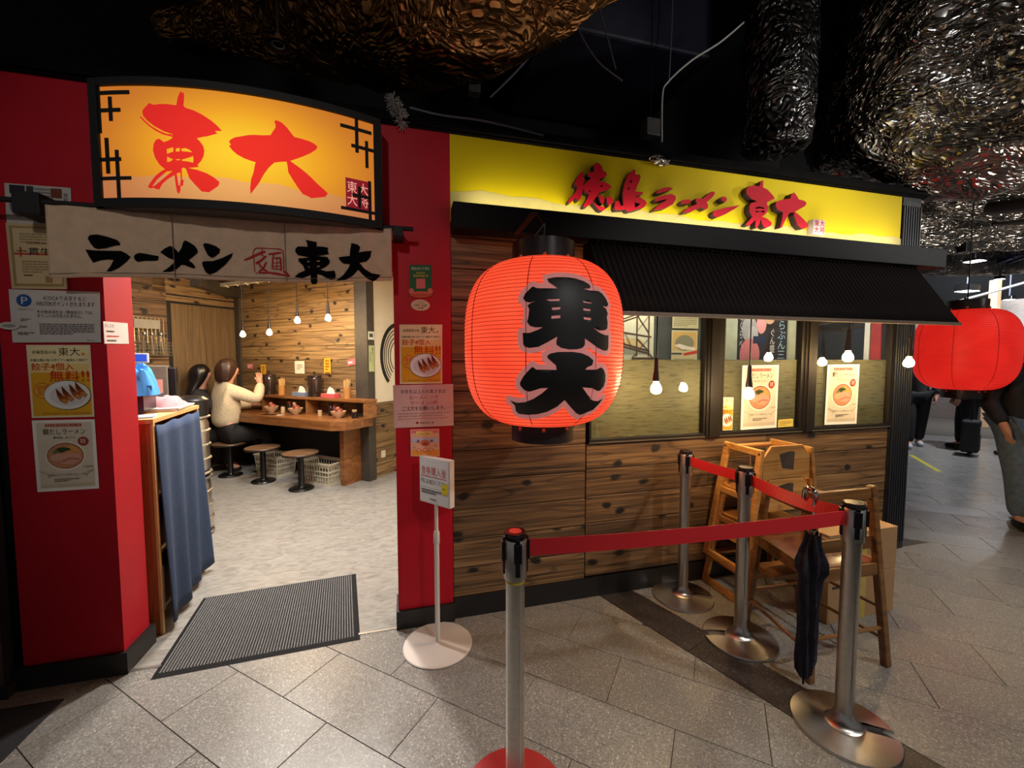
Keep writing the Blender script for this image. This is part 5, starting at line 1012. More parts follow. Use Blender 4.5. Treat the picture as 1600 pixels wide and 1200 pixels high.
# plank wall behind the counter (local x runs right, local y into the wall)
ww = structure(G().box((-2.62, .03, 0), (0.0, .10, 2.6)).obj('wall_counter', m_soft_black), 'lit plank wall behind the counter'); ww.location = tuple(P0); ww.rotation_euler = (0, 0, RZ)
for i in range(14):
    z0 = .02 + i * .186; plank(ww, -2.46, -.18, z0, z0 + .182, .002 + random.uniform(0, .005), .03, m_int_wood)
G().box((-.18, -.02, 0), (.0, .03, 2.6)).obj('corner_post', m_post, ww, smooth=0); G().box((-2.56, -.02, 0), (-2.46, .03, 2.6)).obj('corner_post', m_post, ww, smooth=0)
# mural wall right of the post
mw = structure(G().box((0, 0, 0), (1.6, .05, 2.6)).obj('wall_mural', m_cream)); mw.location = tuple(P0 + Vector((.0, 0, 0))); mw.rotation_euler = (0, 0, math.radians(50)); 
G().box((-.02, -.02, 0), (.10, -.002, 2.6)).obj('corner_post', m_post, mw, smooth=0)
for i in range(5): plank(mw, .10, 1.6, .02 + i * .19, .02 + i * .19 + .186, -.016, -.002, m_int_wood)
g = G()
for r0, w in ((.40, .05), (.34, .012), (.30, .01), (.25, .012), (.2, .01)):
    pts = [(.56 - r0 * math.cos(a) * .8, 1.55 + r0 * math.sin(a) * 1.05) for a in [-.9 + 2.3 * i / 24 for i in range(25)]]
    for p, q in zip(pts, pts[1:]): g.bar((p[0], -.004, p[1]), (q[0], -.004, q[1]), w * 1.02, .003, (0, 1, 0))
g.obj('brush_mural', M('mural_black', (26, 24, 22), .8), mw, smooth=0)
o = G().box((-.035, -.012, -.045), (.035, 0, .045)).obj('wall_outlet', M('outlet_white', (206, 198, 176), .4), loc=tuple(P0 + Vector((math.cos(math.radians(50)), math.sin(math.radians(50)), 0)) * .22 + Vector((0.012, -.012, .30))), smooth=0, bevel=.003)
o.rotation_euler = (0, 0, math.radians(50)); tag(o, 'white wall outlet low on the planks right of the counter', 'outlet')
# left wall: corner back towards the door
CR = P0 + wd * 2.56
lw = structure(G().box((-3.2, .02, 0), (0, .10, 2.6)).obj('wall_left', m_soft_black)); lw.location = tuple(CR); lw.rotation_euler = (0, 0, math.atan2(-wn.y, -wn.x))
for i in range(4): 
    x1 = -.02 - i * .40; o = G().box((x1 - .395, .0, .02), (x1, .02, 2.24)).obj('plywood_panel', m_ply, lw, smooth=0, bevel=.003)
    if i >= 2: bpy.data.objects.remove(o)
G().box((-1.0, .004, 2.27), (-.02, .02, 2.34)).obj('door_rail', m_int_wood, lw, smooth=0)
plank(lw, -1.0, -.02, 2.36, 2.58, .0, .02, m_int_wood)
for i in range(14): plank(lw, -3.1, -.86, .02 + .186 * i, .202 + .186 * i, .0, .02, m_wall_wood)
structure(G().box((-5.4, .2, 0), (-5.3, 4, 2.6)).obj('wall_kitchen', m_cream)); structure(G().box((-5.4, .16, 0), (-1.70, .22, 2.6)).obj('wall_side', m_soft_black))
o = G().bar(W(2.44, .06, 2.46), W(2.1, .75, 2.50), .14, .14).obj('ceiling_beam', m_post, smooth=0); structure(o, 'dark beam under the shop ceiling')
o = G().bar(W(1.9, .55, 2.46), W(.2, .55, 2.46), .05, .04).obj('track_rail', M('track_grey', (150, 140, 120), .5), smooth=0); structure(o)
for i in range(8):
    G().box((-.004, -.05, 0), (.004, .05, .012)).obj('slat', m_white, o, loc=tuple(Vector(W(1.8 - i * .2, .55, 2.43))), smooth=0)

# counter with a raised shelf
ct = thing('counter', 'brown wooden eating counter with a raised shelf along the plank wall', 'counter', W(1.0, 0), RZ)
X = lambda s: 1.0 - s   # local x from s
g = G().prism([(X(2.5), -.53), (X(.05), -.53), (X(-.09), -.44), (X(-.09), -.02), (X(2.5), -.02)], lambda p: (p[0], p[1], .705), lambda p: (p[0], p[1], .812)); g.obj('worktop', m_table, ct, smooth=0, bevel=.004)
G().box((X(2.5), -.21, 1.0), (X(-.15), -.005, 1.032)).obj('shelf', m_table, ct, smooth=0, bevel=.003)
for s_ in (-.13, .85, 1.72): G().box((X(s_) - .012, -.20, .812), (X(s_) + .012, -.01, 1.0)).obj('divider', m_table, ct, smooth=0)
G().box((X(.19), -.28, 0), (X(.12), .0, .705)).obj('end_panel', m_table, ct, smooth=0, bevel=.003)
G().box((X(2.5), -.03, .03), (X(.2), -.02, .7)).obj('back_board', m_soft_black, ct, smooth=0)
def stool(label, loc):
    t = thing('stool', label, 'stool', loc, group='round stools at the counter')
    G().lathe([(0, 0), (.135, 0), (.137, .010), (.125, .022), (.04, .028), (.032, .04), (.032, .40), (.06, .405), (0, .405)], n=32).obj('pedestal', m_plastic, t)
    G().lathe([(0, .40), (.19, .405), (.198, .412), (.198, .425), (.194, .43)], n=40).obj('seat_rim', M('rim_dark', (38, 26, 20), .4), t)
    G().lathe([(.194, .428), (.19, .433), (0, .434)], n=40).obj('wooden_seat', M('stool_wood', (112, 84, 60), .35, var=.2), t); return t
stool('right round stool, nearest the counter end', (-1.179, 2.869, 0.0)); stool('middle round stool in front of the counter', (-1.704, 3.31, 0.0))
stool('round stool under the person in the cream sweater', (-2.207, 3.716, 0.0)); stool('hidden round stool under the person in black', W(2.30, .80))

m_basket = M('basket_white', (190, 182, 160), .5)
def basket(label, loc, w=.26, dd=.17, h=.27):
    t = thing('storage_basket', label, 'basket', loc, RZ, group='white plastic baskets under the counter')
    G().add([(-w*.86, -dd*.86, .004), (w*.86, -dd*.86, .004), (w*.86, dd*.86, .004), (-w*.86, dd*.86, .004)], [(0, 1, 2, 3)]).obj('bottom', m_basket, t)
    g = G()
    for side in range(4):
        a0 = [(-1, -1), (1, -1), (1, 1), (-1, 1)][side]; a1 = [(1, -1), (1, 1), (-1, 1), (-1, -1)][side]
        def P(u, z): k_ = .86 + .14 * z / h; return ((a0[0]*(1-u) + a1[0]*u) * w * k_, (a0[1]*(1-u) + a1[1]*u) * dd * k_, z)
        for z0, z1 in ((.0, .035), (.11, .125), (.165, .185), (.235, .27)): g.bar(P(0, (z0+z1)/2), P(1, (z0+z1)/2), .004, z1 - z0)
        nn = 22
        for i in range(nn + 1):
            for z0, z1 in ((.03, .115), (.12, .17), (.18, .24)): 
                if (i + side) % 2 == 0 or i in (0, nn): g.bar(P(i/nn, z0), P(i/nn, z1), .010, .003, (0, 1, 0) if side % 2 == 0 else (1, 0, 0))
    o = g.obj('lattice_wall', m_basket, t, smooth=0); o['kind'] = 'stuff'
    g = G(); k_ = 1.03; q = [(-w*k_, -dd*k_, h), (w*k_, -dd*k_, h), (w*k_, dd*k_, h), (-w*k_, dd*k_, h)]
    for i in range(4): g.bar(q[i], q[(i+1) % 4], .018, .012)
    g.obj('rim', m_basket, t, smooth=0); return t
basket('white lattice basket under the right end of the counter', W(.50, .26), .26, .15); basket('white lattice basket deeper under the counter behind the middle stool', W(1.36, .28), .22, .14)

m_pitch = M('smoky_plastic', (46, 34, 28), .12, coat=.5)
def pitcher(label, s, d):
    t = thing('water_pitcher', label, 'pitcher', W(s, d, 1.032), RZ, group='brown water pitchers')
    G().lathe([(0, 0), (.075, 0), (.082, .02), (.086, .24), (.080, .25), (0, .25)], n=26).obj('body', m_pitch, t)
    G().lathe([(.084, .245), (.088, .25), (.085, .275), (.03, .285), (.015, .30), (.018, .318), (0, .322)], n=26).obj('lid', m_pitch, t)
    G().tube([(-.08, 0, .22), (-.12, 0, .215), (-.128, 0, .15), (-.115, 0, .07), (-.08, 0, .05)], .010, 8).obj('handle', m_pitch, t)
    return t
pitcher('left brown water pitcher on the shelf beside the seated women', 1.70, .11); pitcher('right brown water pitcher on the shelf between two tissue boxes', .80, .11)
m_chop = M('chopstick_wood', (206, 166, 110), .6)
def chopsticks(label, s):
    t = thing('chopstick_cup', label, 'chopstick cup', W(s, .10, 1.032), RZ, group='bamboo chopstick cups')
    G().lathe([(0, 0), (.040, 0), (.042, .13), (.036, .13), (.034, .01), (0, .01)], n=20).obj('cup', M('bamboo', (176, 122, 60), .5), t)
    rnd = random.Random(s)
    for i in range(16):
        a = rnd.uniform(0, 6.28); r = .028 * math.sqrt(rnd.random()); r2 = r + .012
        G().bar((r*math.cos(a), r*math.sin(a), .015), (r2*math.cos(a), r2*math.sin(a), rnd.uniform(.20, .235)), .007, .007).obj('chopstick', m_chop, t, smooth=0)
    return t
chopsticks('bamboo cup of chopsticks beside the left pitcher', 1.45); chopsticks('bamboo cup of chopsticks at the right end of the shelf', .24)
def tissue(label, s, col, name):
    t = thing('tissue_box', label, 'tissue box', W(s, .13, 1.032), RZ, group='tissue boxes')
    G().box((-.115, -.055, 0), (.115, .055, .052)).obj('carton', M(name, col, .6), t, smooth=0, bevel=.003)
    G().add([(-.06, -.01, .052), (.05, -.02, .052), (.055, .02, .052), (-.05, .02, .052), (-.045, 0, .11), (-.01, -.01, .135), (.03, .02, .10), (0, .03, .12), (-.02, .0, .09)], [(0, 1, 8, 4), (1, 2, 6, 8), (1, 6, 5, 8), (2, 3, 7, 6), (3, 0, 4, 7), (4, 8, 5), (7, 4, 5, 6)]).obj('tissue', M('tissue_white', (226, 214, 200), .9), t, smooth=180); return t
tissue('blue tissue box on the counter shelf', 1.02, (112, 126, 150), 'tissue_blue'); tissue('pink tissue box on the counter shelf', .49, (196, 84, 84), 'tissue_pink')
m_bowl = M('bowl_cream', (196, 164, 124), .3); m_egg = M('egg_brown', (150, 80, 56), .5)
def bowl(label, s, d=.26):
    t = thing('egg_bowl', label, 'bowl', W(s, d, .812), RZ, group='bowls of eggs')
    G().lathe([(0, 0), (.035, 0), (.04, .012), (.075, .045), (.088, .08), (.084, .08), (.07, .05), (.03, .02), (0, .018)], n=26).obj('bowl', m_bowl, t)
    for i, (x, y, z) in enumerate(((-.03, .01, .075), (.03, -.01, .075), (.0, .03, .08), (.0, -.005, .105))): 
        e = G().ball((x, y, z), .027, 7, (1, 1, 1.15)).obj('egg', m_egg, t, smooth=180)
    return t
bowl('left bowl of brown eggs on the counter under the shelf', 1.44); bowl('middle bowl of brown eggs on the counter under the shelf', .97); bowl('right bowl of brown eggs near the counter end', .22)
def jar(label, s, d, h, r, mat, cap):
    t = thing('condiment_jar', label, 'jar', W(s, d, .812), RZ, group='condiment jars under the shelf')
    G().lathe([(0, 0), (r, 0), (r, h*.72), (r*.7, h*.82), (0, h*.82)], n=16).obj('jar', mat, t); G().lathe([(r*.78, h*.80), (r*.8, h), (0, h)], n=16).obj('lid', cap, t); return t
m_sp = M('spice_red', (96, 34, 22), .4); m_wh = M('spice_pale', (176, 150, 112), .4); m_dk = M('sauce_dark', (34, 20, 16), .25)
for lb_, s_, d_, h_, r_, mm_, cp in (('pale jar beside the left egg bowl', 1.27, .22, .10, .026, m_wh, m_dk), ('dark sauce bottle right of the left egg bowl', 1.19, .18, .15, .028, m_dk, m_sp), ('red spice jar left of the middle egg bowl', 1.10, .18, .14, .026, m_sp, m_wh), ('small white jar in the right compartment', .58, .22, .09, .026, m_wh, m_dk), ('dark bottle in the right compartment', .46, .16, .15, .03, m_dk, m_dk), ('red spice jar left of the right egg bowl', .37, .18, .14, .026, m_sp, m_sp), ('dark jar at the counter end under the shelf', .02, .2, .10, .036, m_dk, m_wh)): jar(lb_, s_, d_, h_, r_, mm_, cp)
t = thing('smartphone', 'black phone lying on the counter beside the seated women', 'phone', W(1.25, .42, .812), RZ + .3); G().box((-.075, -.036, 0), (.075, .036, .008)).obj('body', m_plastic, t, smooth=0, bevel=.003); G().box((-.07, -.032, .008), (.07, .032, .0086)).obj('screen', M('screen_glass', (18, 18, 22), .08), t, smooth=0)
t = thing('paper_slip', 'small white slip on the counter beside the phone', 'slip', W(1.08, .40, .8125), RZ); G().box((-.045, -.03, 0), (.045, .03, .0015)).obj('slip', m_white, t, smooth=0)
def wnote(label, s, h, w, hh, col, items, tilt=0):
    c = Vector(W(s, .0075, h)); ux = -wd; uz = Vector((0, 0, 1)); ux2 = ux * math.cos(tilt) + uz * math.sin(tilt); uz2 = uz * math.cos(tilt) - ux * math.sin(tilt)
    return sheet('wall_note', label, 'note', [tuple(c - ux2*w/2 + uz2*hh/2), tuple(c + ux2*w/2 + uz2*hh/2), tuple(c + ux2*w/2 - uz2*hh/2), tuple(c - ux2*w/2 - uz2*hh/2)], col, items, normal=tuple(wn), group='notes on the plank wall')
wnote('pink note on the planks above the left pitcher, left of a yellow note', 2.256, 1.412, .13, .075, (196, 110, 110), [('l', (236, 210, 206), .1, .2, .9, .8, 2)])
wnote('yellow note behind the left pitcher', 1.96, 1.35, .11, .17, (214, 160, 40), [('l', (120, 60, 20), .2, .15, .8, .9, 4)])
wnote('white note in the middle of the plank wall above the tissue boxes', 1.203, 1.404, .19, .17, (212, 204, 186), [('l', (110, 100, 90), .2, .3, .8, .75, 3)])
wnote('tall yellow note right of the white note on the plank wall', .68, 1.425, .12, .21, (220, 166, 50), [('l', (130, 60, 20), .2, .2, .8, .9, 4), ('r', (110, 80, 50), .1, .0, .9, .12)])
wnote('pink note at the right end of the plank wall by the post', .25, 1.475, .15, .075, (206, 104, 108), [('l', (240, 214, 210), .1, .25, .9, .75, 1)], .12)
def pnote(name, label, cat, x, h, w, hh, col, items):
    ux = Vector((math.cos(math.radians(50)), math.sin(math.radians(50)), 0)); nn = Vector((ux.y, -ux.x, 0)); c = P0 + ux * x + nn * .0225 + Vector((0, 0, h)); z = Vector((0, 0, hh/2))
    return sheet(name, label, cat, [tuple(c - ux*w/2 + z), tuple(c + ux*w/2 + z), tuple(c + ux*w/2 - z), tuple(c - ux*w/2 - z)], col, items, normal=tuple(nn))
pnote('thermostat', 'small white thermostat on the dark corner post', 'thermostat', .045, 1.80, .10, .10, (206, 206, 190), [('r', (70, 80, 70), .2, .3, .8, .75)])
pnote('post_notice', 'tall pale green notice with writing on the dark corner post', 'notice', .045, 1.52, .09, .32, (176, 184, 130), [('t', (40, 50, 30), vert_text('徳島ラーメン'), .52, .2, .85, .92), ('t', (60, 66, 44), vert_text('生卵'), .15, .35, .42, .75)])
for i, (s_, h_) in enumerate(((1.432, 1.82), (.931, 1.829), (.441, 1.951), (-.045, 1.956))):
    pendant(W(s_, .6, h_), 2.6 - h_, ['leftmost bare bulb over the counter', 'second bare bulb from the left over the counter', 'third bare bulb from the left over the counter', 'rightmost bare bulb over the counter'][i], 'bulbs over the counter', 2)

# ------------------------------------------------------------------ register cabinet with a blue curtain
cb = thing('register_cabinet', 'wooden cabinet with a blue cloth curtain just inside the doorway', 'cabinet', (-1.45, .6, 0))
f0, f1, hC = Vector((-1.308, .275, 0)), Vector((-1.405, 1.0, 0)), 1.165; fd = (f1 - f0).normalized(); fl = Vector((-fd.y, fd.x, 0))
def Q(a, b, z): p = f0 + fd * a + fl * b; return (p.x, p.y, z)
def cbox(g, a0, a1, b0, b1, z0, z1): return g.hexa([Q(a0, b0, z0), Q(a1, b0, z0), Q(a1, b1, z0), Q(a0, b1, z0)][::1], [Q(a0, b0, z1), Q(a1, b0, z1), Q(a1, b1, z1), Q(a0, b1, z1)])
m_cab = wood_planks('cabinet_wood', (150, 78, 34), (176, 98, 46), (192, 116, 58), knots=False, axis='z', rough=.45); m_edge = M('ply_edge', (206, 160, 100), .6)
LCB = (f1 - f0).length
cbox(G(), 0, .02, .0, .42, 0, hC).obj('end_panel', m_cab, cb, world=True, smooth=0); cbox(G(), -.004, .022, -.012, .0, 0, hC).obj('edge_strip', m_edge, cb, world=True, smooth=0)
cbox(G(), LCB - .02, LCB, 0, .42, 0, hC).obj('end_panel', m_cab, cb, world=True, smooth=0); cbox(G(), LCB - .02, LCB + .002, -.012, .0, .0, hC).obj('edge_strip', m_edge, cb, world=True, smooth=0)
cbox(G(), -.01, LCB + .01, -.015, .43, hC, hC + .022).obj('top', m_edge, cb, world=True, smooth=0); cbox(G(), .0, LCB, .40, .42, 0, hC).obj('back', m_cab, cb, world=True, smooth=0)
for z in (.10, .42, .74): cbox(G(), .02, LCB - .02, .01, .40, z, z + .018).obj('shelf', m_edge, cb, world=True, smooth=0)
na, nz_ = 60, 16; vs = []
for j in range(nz_ + 1):
    v = j / nz_; z = hC - .01 - (hC - .05) * v
    for i in range(na + 1):
        u = i / na; a = .010 + .012 * v * (1 - u) + (LCB - .03 + .02 * v) * u - .05 * v * 0; b = -.014 - .012 * v * (.4 + .6 * u) - (.008 + .026 * v) * (.5 + .5 * math.sin(u * 19 + 1.2 * v)) - .012 * v * math.sin(u * 7)
        zz = z - (.012 * abs(math.sin(u * 9)) if j == 0 else 0) + .03 * v * (u > .9) * (u - .9) * 4
        vs.append(Q(a, b, zz))
g = G().add(vs, [(j*(na+1)+i, j*(na+1)+i+1, (j+1)*(na+1)+i+1, (j+1)*(na+1)+i) for j in range(nz_) for i in range(na)])
o = g.obj('blue_curtain', M('denim_blue', (38, 56, 86), .9, var=.14, scale=50), cb, world=True, smooth=180); s_ = o.modifiers.new('t', 'SOLIDIFY'); s_.thickness = .003
g = G(); cbox(g, .03, .045, -.012, .20, .12, .34); cbox(g, .05, .062, -.006, .20, .12, .36); o = g.obj('leaning_boards', M('pale_pink_board', (206, 186, 184), .6), world=True, loc=Q(.04, .1, .12), smooth=0); tag(o, 'pale boards standing on the lowest cabinet shelf', 'boards')
def on_top(name, label, cat, a, b, mesh_fn, mat, rz=0, dz=0):
    p = Q(a, b, hC + .022 + dz); o = mesh_fn(G()).obj(name, mat, loc=p, smooth=40); o.rotation_euler = (0, 0, math.atan2(fd.y, fd.x) + rz); return tag(o, label, cat)
on_top('paper_stack', 'stack of white papers on the cabinet top', 'papers', .52, .12, lambda g: g.box((-.19, -.12, 0), (.19, .12, .012)).box((-.18, -.13, .012), (.18, .11, .02)), M('papers_white', (190, 182, 168), .7), .05)
on_top('paper_leaflet', 'blue and yellow leaflet on the front of the cabinet top', 'leaflet', .11, .14, lambda g: g.box((-.08, -.12, 0), (.08, .12, .006)), M('leaflet_blue', (140, 160, 206), .5, var=.5, scale=9), .2)
def crumple(w, l, h, seed):
    def fn(g):
        n = 14; rnd = random.Random(seed); vs = []
        for j in range(n + 1):
            for i in range(n + 1):
                u, v = i/n - .5, j/n - .5; e = max(0, 1 - (2*u)**4) * max(0, 1 - (2*v)**4)
                vs.append((u*w*(1 + .12*math.sin(v*9+seed)), v*l*(1 + .12*math.sin(u*8+seed)), e * h * (.55 + .6 * noise.noise(Vector((u*4+seed, v*4, seed))) + .35)))
        return g.add(vs, [(j*(n+1)+i, j*(n+1)+i+1, (j+1)*(n+1)+i+1, (j+1)*(n+1)+i) for j in range(n) for i in range(n)]).box((-w*.4, -l*.4, 0), (w*.4, l*.4, h*.3))
    return fn
on_top('pink_cloth', 'folded pink cloth lying on the papers', 'cloth', .58, .12, crumple(.30, .20, .06, 3), M('pink_towel', (176, 124, 126), .9), .1, .02)
on_top('dark_tray', 'black ribbed tray under the blue cloth on the cabinet', 'tray', .32, .20, lambda g: g.box((-.12, -.09, 0), (.12, .09, .09)), m_plastic, .1, .02)
on_top('blue_cloth', 'bright blue cloth heaped on a black tray beside the red pillar', 'cloth', .32, .185, crumple(.26, .22, .19, 8), M('blue_cloth', (50, 130, 196), .85), .3, .11)

# beer server, kegs, wire rack
bs = thing('drink_server', 'steel drink server with black tap and small blue display behind the cabinet', 'drink server', (-2.36, 2.34, 1.05), .38)
G().box((-.19, -.16, 0), (.16, .16, .40)).obj('steel_body', M('server_steel', (128, 120, 108), .35, .5), bs, smooth=0, bevel=.01)
G().box((.16, -.15, 0), (.22, .15, .38)).obj('side_panel', m_plastic, bs, smooth=0, bevel=.01)
G().tube([(-.02, -.16, .27), (-.02, -.23, .27), (-.02, -.25, .24), (-.02, -.25, .20)], .016, 8).tube([(-.0, -.22, .27), (.0, -.22, .40)], .012, 8).lathe([(0, -.03), (.03, -.03), (.03, .03), (0, .03)], (-.06, -.2, .27), 12).obj('tap', m_plastic, bs)
dp = G().box((-.095, -.02, -.045), (.095, .0, .045)).obj('display', M('display_frame', (190, 190, 190), .4), bs, loc=(-.06, -.17, .47), smooth=0, bevel=.008); G().box((-.08, -.022, -.033), (.08, -.02, .033)).obj('screen', M('blue_screen', (24, 52, 140), .3, emit=.8, emit_col=(40, 80, 190)), dp, smooth=0)
G().box((.06, -.163, .14), (.12, -.16, .27)).obj('pink_label', M('label_pink', (206, 140, 130), .6), bs, smooth=0)
G().lathe([(0, 0), (.045, 0), (.045, .003), (0, .003)], n=24).obj('round_badge', M('badge_blue', (60, 76, 92), .4), bs, loc=(.02, -.161, .08)).rotation_euler = (PI/2, 0, 0)
structure(G().box((-2.75, 1.9, 0), (-2.1, 2.6, 1.05)).obj('wall_side_counter', m_soft_black, smooth=0), 'dark side counter under the drink server')
for i, z in enumerate((0, .52)):
    kg = thing('beer_keg', ['lower steel beer keg beside the blue curtain', 'upper steel beer keg stacked beside the blue curtain'][i], 'keg', (-1.80, 1.72, z), group='stacked steel kegs')
    G().lathe([(0, .03), (.15, .03), (.165, .06), (.165, .44), (.15, .48), (.05, .49), (0, .49)], n=30).obj('barrel', m_metal, kg)
    for zz in (.02, .14, .26, .38, .50): G().lathe([(.163, zz - .012), (.178, zz - .006), (.178, zz + .006), (.163, zz + .012), (.155, zz), (.163, zz - .012)], n=30).obj('hoop', m_metal, kg)
o = G().lathe([(0, 0), (.17, 0), (.17, .13), (.13, .16), (0, .16)], n=24).obj('keg_cap', m_plastic, loc=(-1.80, 1.72, 1.035)); tag(o, 'black cover on top of the upper keg', 'keg cover')
wr = thing('wire_rack', 'wire utensil rack hanging on the dark planks behind the cabinet', 'rack', tuple(CR + wn * 1.10 - wd * .06 + Vector((0, 0, 1.56))), math.atan2(-wn.y, -wn.x))
m_wire = M('rack_wire', (190, 180, 150), .35, .7)
g = G()
for i in range(9): g.tube([(-.17 + .0425*i, 0, .0), (-.17 + .0425*i, 0, .47)], .003, 5)
for z in (0, .24, .47): g.tube([(-.17, 0, z), (.17, 0, z)], .003, 5)
g.obj('back_grid', m_wire, wr)
g = G()
for i in range(13):
    x = -.18 + .03 * i; g.tube([(x, -.01, .16), (x, -.01, .0), (x, -.15, .0), (x, -.16, .16)], .0022, 4)
for z in (0, .04, .08, .12, .16): g.tube([(-.18, -.01, z), (-.18, -.155, z), (.18, -.155, z), (.18, -.01, z)], .0025, 4)
g.obj('wire_basket', m_wire, wr)
G().box((-.13, -.012, .33), (.13, -.004, .44)).obj('white_card', M('rack_card', (150, 144, 128), .6), wr, smooth=0)
for i in range(6):
    x = -.13 + .05 * i; o = G().tube([(0, 0, 0), (.02 * math.sin(i * 2), -.02, .24)], [.009, .005], 6).ball((.022 * math.sin(i*2), -.02, .25), .018, 5, (1, .5, 1.4)).obj('utensil', m_metal if i % 2 else M('utensil_dark', (60, 66, 48), .5), loc=tuple(Vector(wr.location) + (-wn) * x + (-wd) * .08 + Vector((0, 0, .012))))
    tag(o, ['leftmost', 'second', 'third', 'fourth', 'fifth', 'rightmost'][i] + ' kitchen utensil from the left standing in the wire rack', 'utensil', 'utensils in the wire rack')

# ------------------------------------------------------------------ people
def skin(name, mat, parent, verts, edges, root, sub=2):
    names = list(verts); idx = {n: i for i, n in enumerate(names)}
    me = bpy.data.meshes.new(name); me.from_pydata([verts[n][:3] for n in names], [(idx[a], idx[b]) for a, b in edges], []); me.materials.append(mat)
    o = bpy.data.objects.new(name, me); COL.objects.link(o); o.parent = parent
    me.attributes.new('skin', 'FLOAT', 'POINT') if False else None
    bm = bmesh.new(); bm.from_mesh(me); lay = bm.verts.layers.skin.verify(); bm.verts.ensure_lookup_table()
    for n in names:
        r = verts[n][3]; bm.verts[idx[n]][lay].radius = (r, r if len(verts[n]) < 5 else verts[n][4]); bm.verts[idx[n]][lay].use_root = (n == root)
    bm.to_mesh(me); bm.free()
    s_ = o.modifiers.new('skin', 'SKIN'); s_.use_smooth_shade = True
    d_ = o.modifiers.new('sub', 'SUBSURF'); d_.levels = sub; d_.render_levels = sub
    return o
def chain(*n): return list(zip(n, n[1:]))
m_skin = M('skin', (206, 150, 122), .5, var=.05); m_hair_b = M('hair_black', (20, 15, 15), .35, var=.3, scale=60); m_hair_br = M('hair_brown', (52, 32, 24), .38, var=.3, scale=60)
def fingers(V, Ed, pre, palm, dirv, side, curl):
    p = Vector(palm); d = Vector(dirv).normalized(); s_ = Vector(side).normalized(); c = Vector(curl).normalized()
    for k_, (off, ln) in enumerate(((-.028, .058), (-.010, .068), (.010, .064), (.027, .050))):
        a = p + s_ * off + d * .035; b = a + d * ln * .55 + c * .008; e = b + d * ln * .35 + c * .026
        for nm, q, r in (('a', a, .0095), ('b', b, .0085), ('c', e, .0070)): V['%s%d%s' % (pre, k_, nm)] = tuple(q) + (r,)
        Ed += chain(pre + 'palm', '%s%da' % (pre, k_), '%s%db' % (pre, k_), '%s%dc' % (pre, k_))
    a = p - s_ * .034 + c * .012; b = a - s_ * .012 + d * .028 + c * .012
    V[pre + 'ta'] = tuple(a) + (.011,); V[pre + 'tb'] = tuple(b) + (.009,); Ed += chain(pre + 'palm', pre + 'ta', pre + 'tb')
def face(t, body, h, r=.095):
    g = G()
    for s_ in (-1, 1): g.ball((h[0] + s_ * .034, h[1] + r * .90, h[2] + .005), .011, 5, (1.2, .5, .8))
    g.obj('eyes', M('eye_dark', (30, 22, 20), .2), body); 
    G().ball((h[0], h[1] + r * .93, h[2] - .055), .018, 5, (1.3, .4, .5)).obj('mouth', M('lips', (166, 84, 78), .5), body)
def hair_shell(rings, hair, t, lean=0.0):
    g = G(); m = 26; vs = []
    for z, cy, rx, ry in rings:
        for j in range(m):
            a = 2 * PI * j / m; w_ = 1 + .035 * math.sin(a * 9 + z * 11) + .02 * math.sin(a * 17)
            vs.append((rx * w_ * math.cos(a), cy + lean * (1 if z > 1.15 else .9) + ry * w_ * math.sin(a), z))
    nr_ = len(rings); fs = [((i+1)*m+j, (i+1)*m+(j+1) % m, i*m+(j+1) % m, i*m+j) for i in range(nr_-1) for j in range(m)] + [tuple(range(m)), tuple((nr_-1)*m + j for j in range(m))[::-1]]
    ho = g.add(vs, fs).obj('hair', hair, t, smooth=180); sd_ = ho.modifiers.new('s', 'SUBSURF'); sd_.levels = sd_.render_levels = 1
